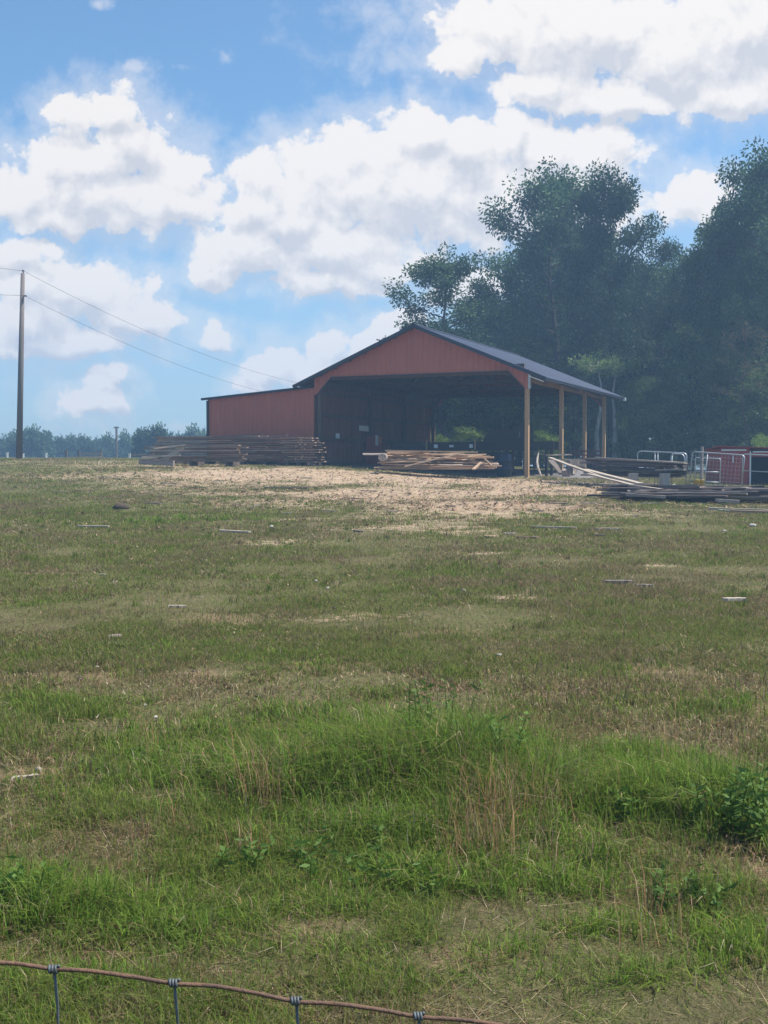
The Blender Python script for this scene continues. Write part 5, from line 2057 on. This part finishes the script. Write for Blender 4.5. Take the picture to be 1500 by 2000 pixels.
plant(PALE, 10.6, 2.2, 981, 62, 780, 30, 'pale sapling seen through the open barn', group='pale-trunked trees', rz=1.2)
plant(DEAD, 12.6, 2.6, 1455, 53, 590, 120, 'half bare brownish tree in front of the dark wood', rz=1.0)
for (px, Y, pyt, wpx, lab) in [(1065, 58.5, 842, 60, 'bright green bush seen between the two front barn posts'), (1085, 60, 850, 50, 'bright green bush directly right of the brighter one between the posts'),
                               (860, 61, 850, 60, 'bush seen through the barn beside the back wall edge'), (920, 61, 835, 90, 'bush seen through the middle of the open barn'),
                               (1490, 47, 848, 70, 'bush behind the roof of the red shed')]:
    plant(BUSH, 3.3, 1.8, px, Y, pyt, wpx, lab, 'bush', 'bushes along the wood edge')
# far treeline on the left
FT = 'rounded far tree in the treeline beyond the crest'
for i, (px, Y, pyt, wpx) in enumerate([(-130, 150, 846, 90), (-70, 155, 850, 90), (-25, 150, 852, 70), (10, 150, 852, 75), (48, 140, 838, 62), (75, 140, 837, 64), (96, 150, 853, 50), (128, 150, 849, 50), (150, 155, 856, 44), (180, 148, 852, 54), (205, 150, 853, 50),
                                       (228, 155, 857, 44), (252, 150, 848, 50), (340, 150, 843, 70), (380, 140, 837, 70), (425, 145, 840, 80), (480, 150, 845, 90), (560, 150, 850, 100), (20, 170, 856, 90), (110, 172, 858, 90), (200, 172, 860, 90), (300, 165, 848, 90)]):
    plant(FARP[i % 2], 11.6, 4.9, px, Y, pyt, wpx * random.uniform(1.15, 1.5), FT, group='far treeline left of the barn')
plant(FARP[0], 11.6, 4.9, 293, 112, 833, 92, 'lighter green rounded tree left of the lean-to, nearest of the far ones', group='far treeline left of the barn')

# ------------------------------------------------------------------ woven wire fence in the foreground
fn = empty('woven_wire_fence', (0, 0.8, 0.0))
tag(fn, 'rusty woven wire fence with grey stays crossing the near corner', 'fence')
org = fn.location.copy()
Yf = 0.82
tops = [(-900, 1800), (-500, 1845), (-200, 1872), (0, 1880), (60, 1886), (105, 1893), (170, 1896), (260, 1908), (340, 1921), (420, 1926), (500, 1940), (578, 1956), (660, 1961), (740, 1972), (818, 1986), (900, 1992), (980, 2003), (1200, 2040), (1600, 2090), (2200, 2150)]
pts = [at(px, py, Yf) - org for px, py in tops]
# smooth the run
sm_ = []
for i in range(len(pts) - 1):
    for k in range(4):
        t = k / 4
        p0, p1, p2, p3 = pts[max(0, i - 1)], pts[i], pts[i + 1], pts[min(len(pts) - 1, i + 2)]
        sm_.append(0.5 * ((2 * p1) + (p2 - p0) * t + (2 * p0 - 5 * p1 + 4 * p2 - p3) * t * t + (3 * p1 - p0 - 3 * p2 + p3) * t ** 3))
sm_.append(pts[-1])
MB().tube(sm_, 0.0016, 10).obj('top_wire', M_RUST, fn, True)
for zz in (0.92, 0.74, 0.58, 0.44, 0.31, 0.20, 0.10):
    MB().tube([Vector((p.x, p.y + 0.004, zz + (p.z - 1.15) * 0.4 * zz)) for p in pts], 0.0013, 6).obj('line_wire', M_GWIRE, fn, True)
for px, py in ((-620, 1832), (-380, 1856), (-130, 1875), (105, 1893), (340, 1920), (578, 1955), (818, 1985), (1060, 2016), (1300, 2052), (1540, 2082)):
    p = at(px, py, Yf) - org
    m = MB()
    m.tube([p + Vector((0, 0.001, 0.0)), p + Vector((0.002, 0.002, -0.03)), Vector((p.x + 0.004, p.y, 0.5)), Vector((p.x, p.y, 0.02))], 0.0011, 7)
    m.obj('stay_wire', M_GWIRE, fn, True)
    m = MB()
    # wrapped knot: a few coils around the top wire
    co_ = []
    for k in range(33):
        t = k / 32
        a = t * 3.3 * 2 * math.pi
        co_.append(p + Vector(((t - 0.5) * 0.0075, math.cos(a) * 0.0024, math.sin(a) * 0.0024)))
    m.tube(co_, 0.0011, 6)
    m.obj('knot', M_GWIRE, fn, True)
for px in (-900, 2200):
    p = at(px, 1800 if px < 0 else 2150, Yf) - org
    m = MB()
    m.box(p.x, p.y + 0.03, 0.6, 0.05, 0.04, 1.35)
    m.obj('fence_post', M_POLE, fn)
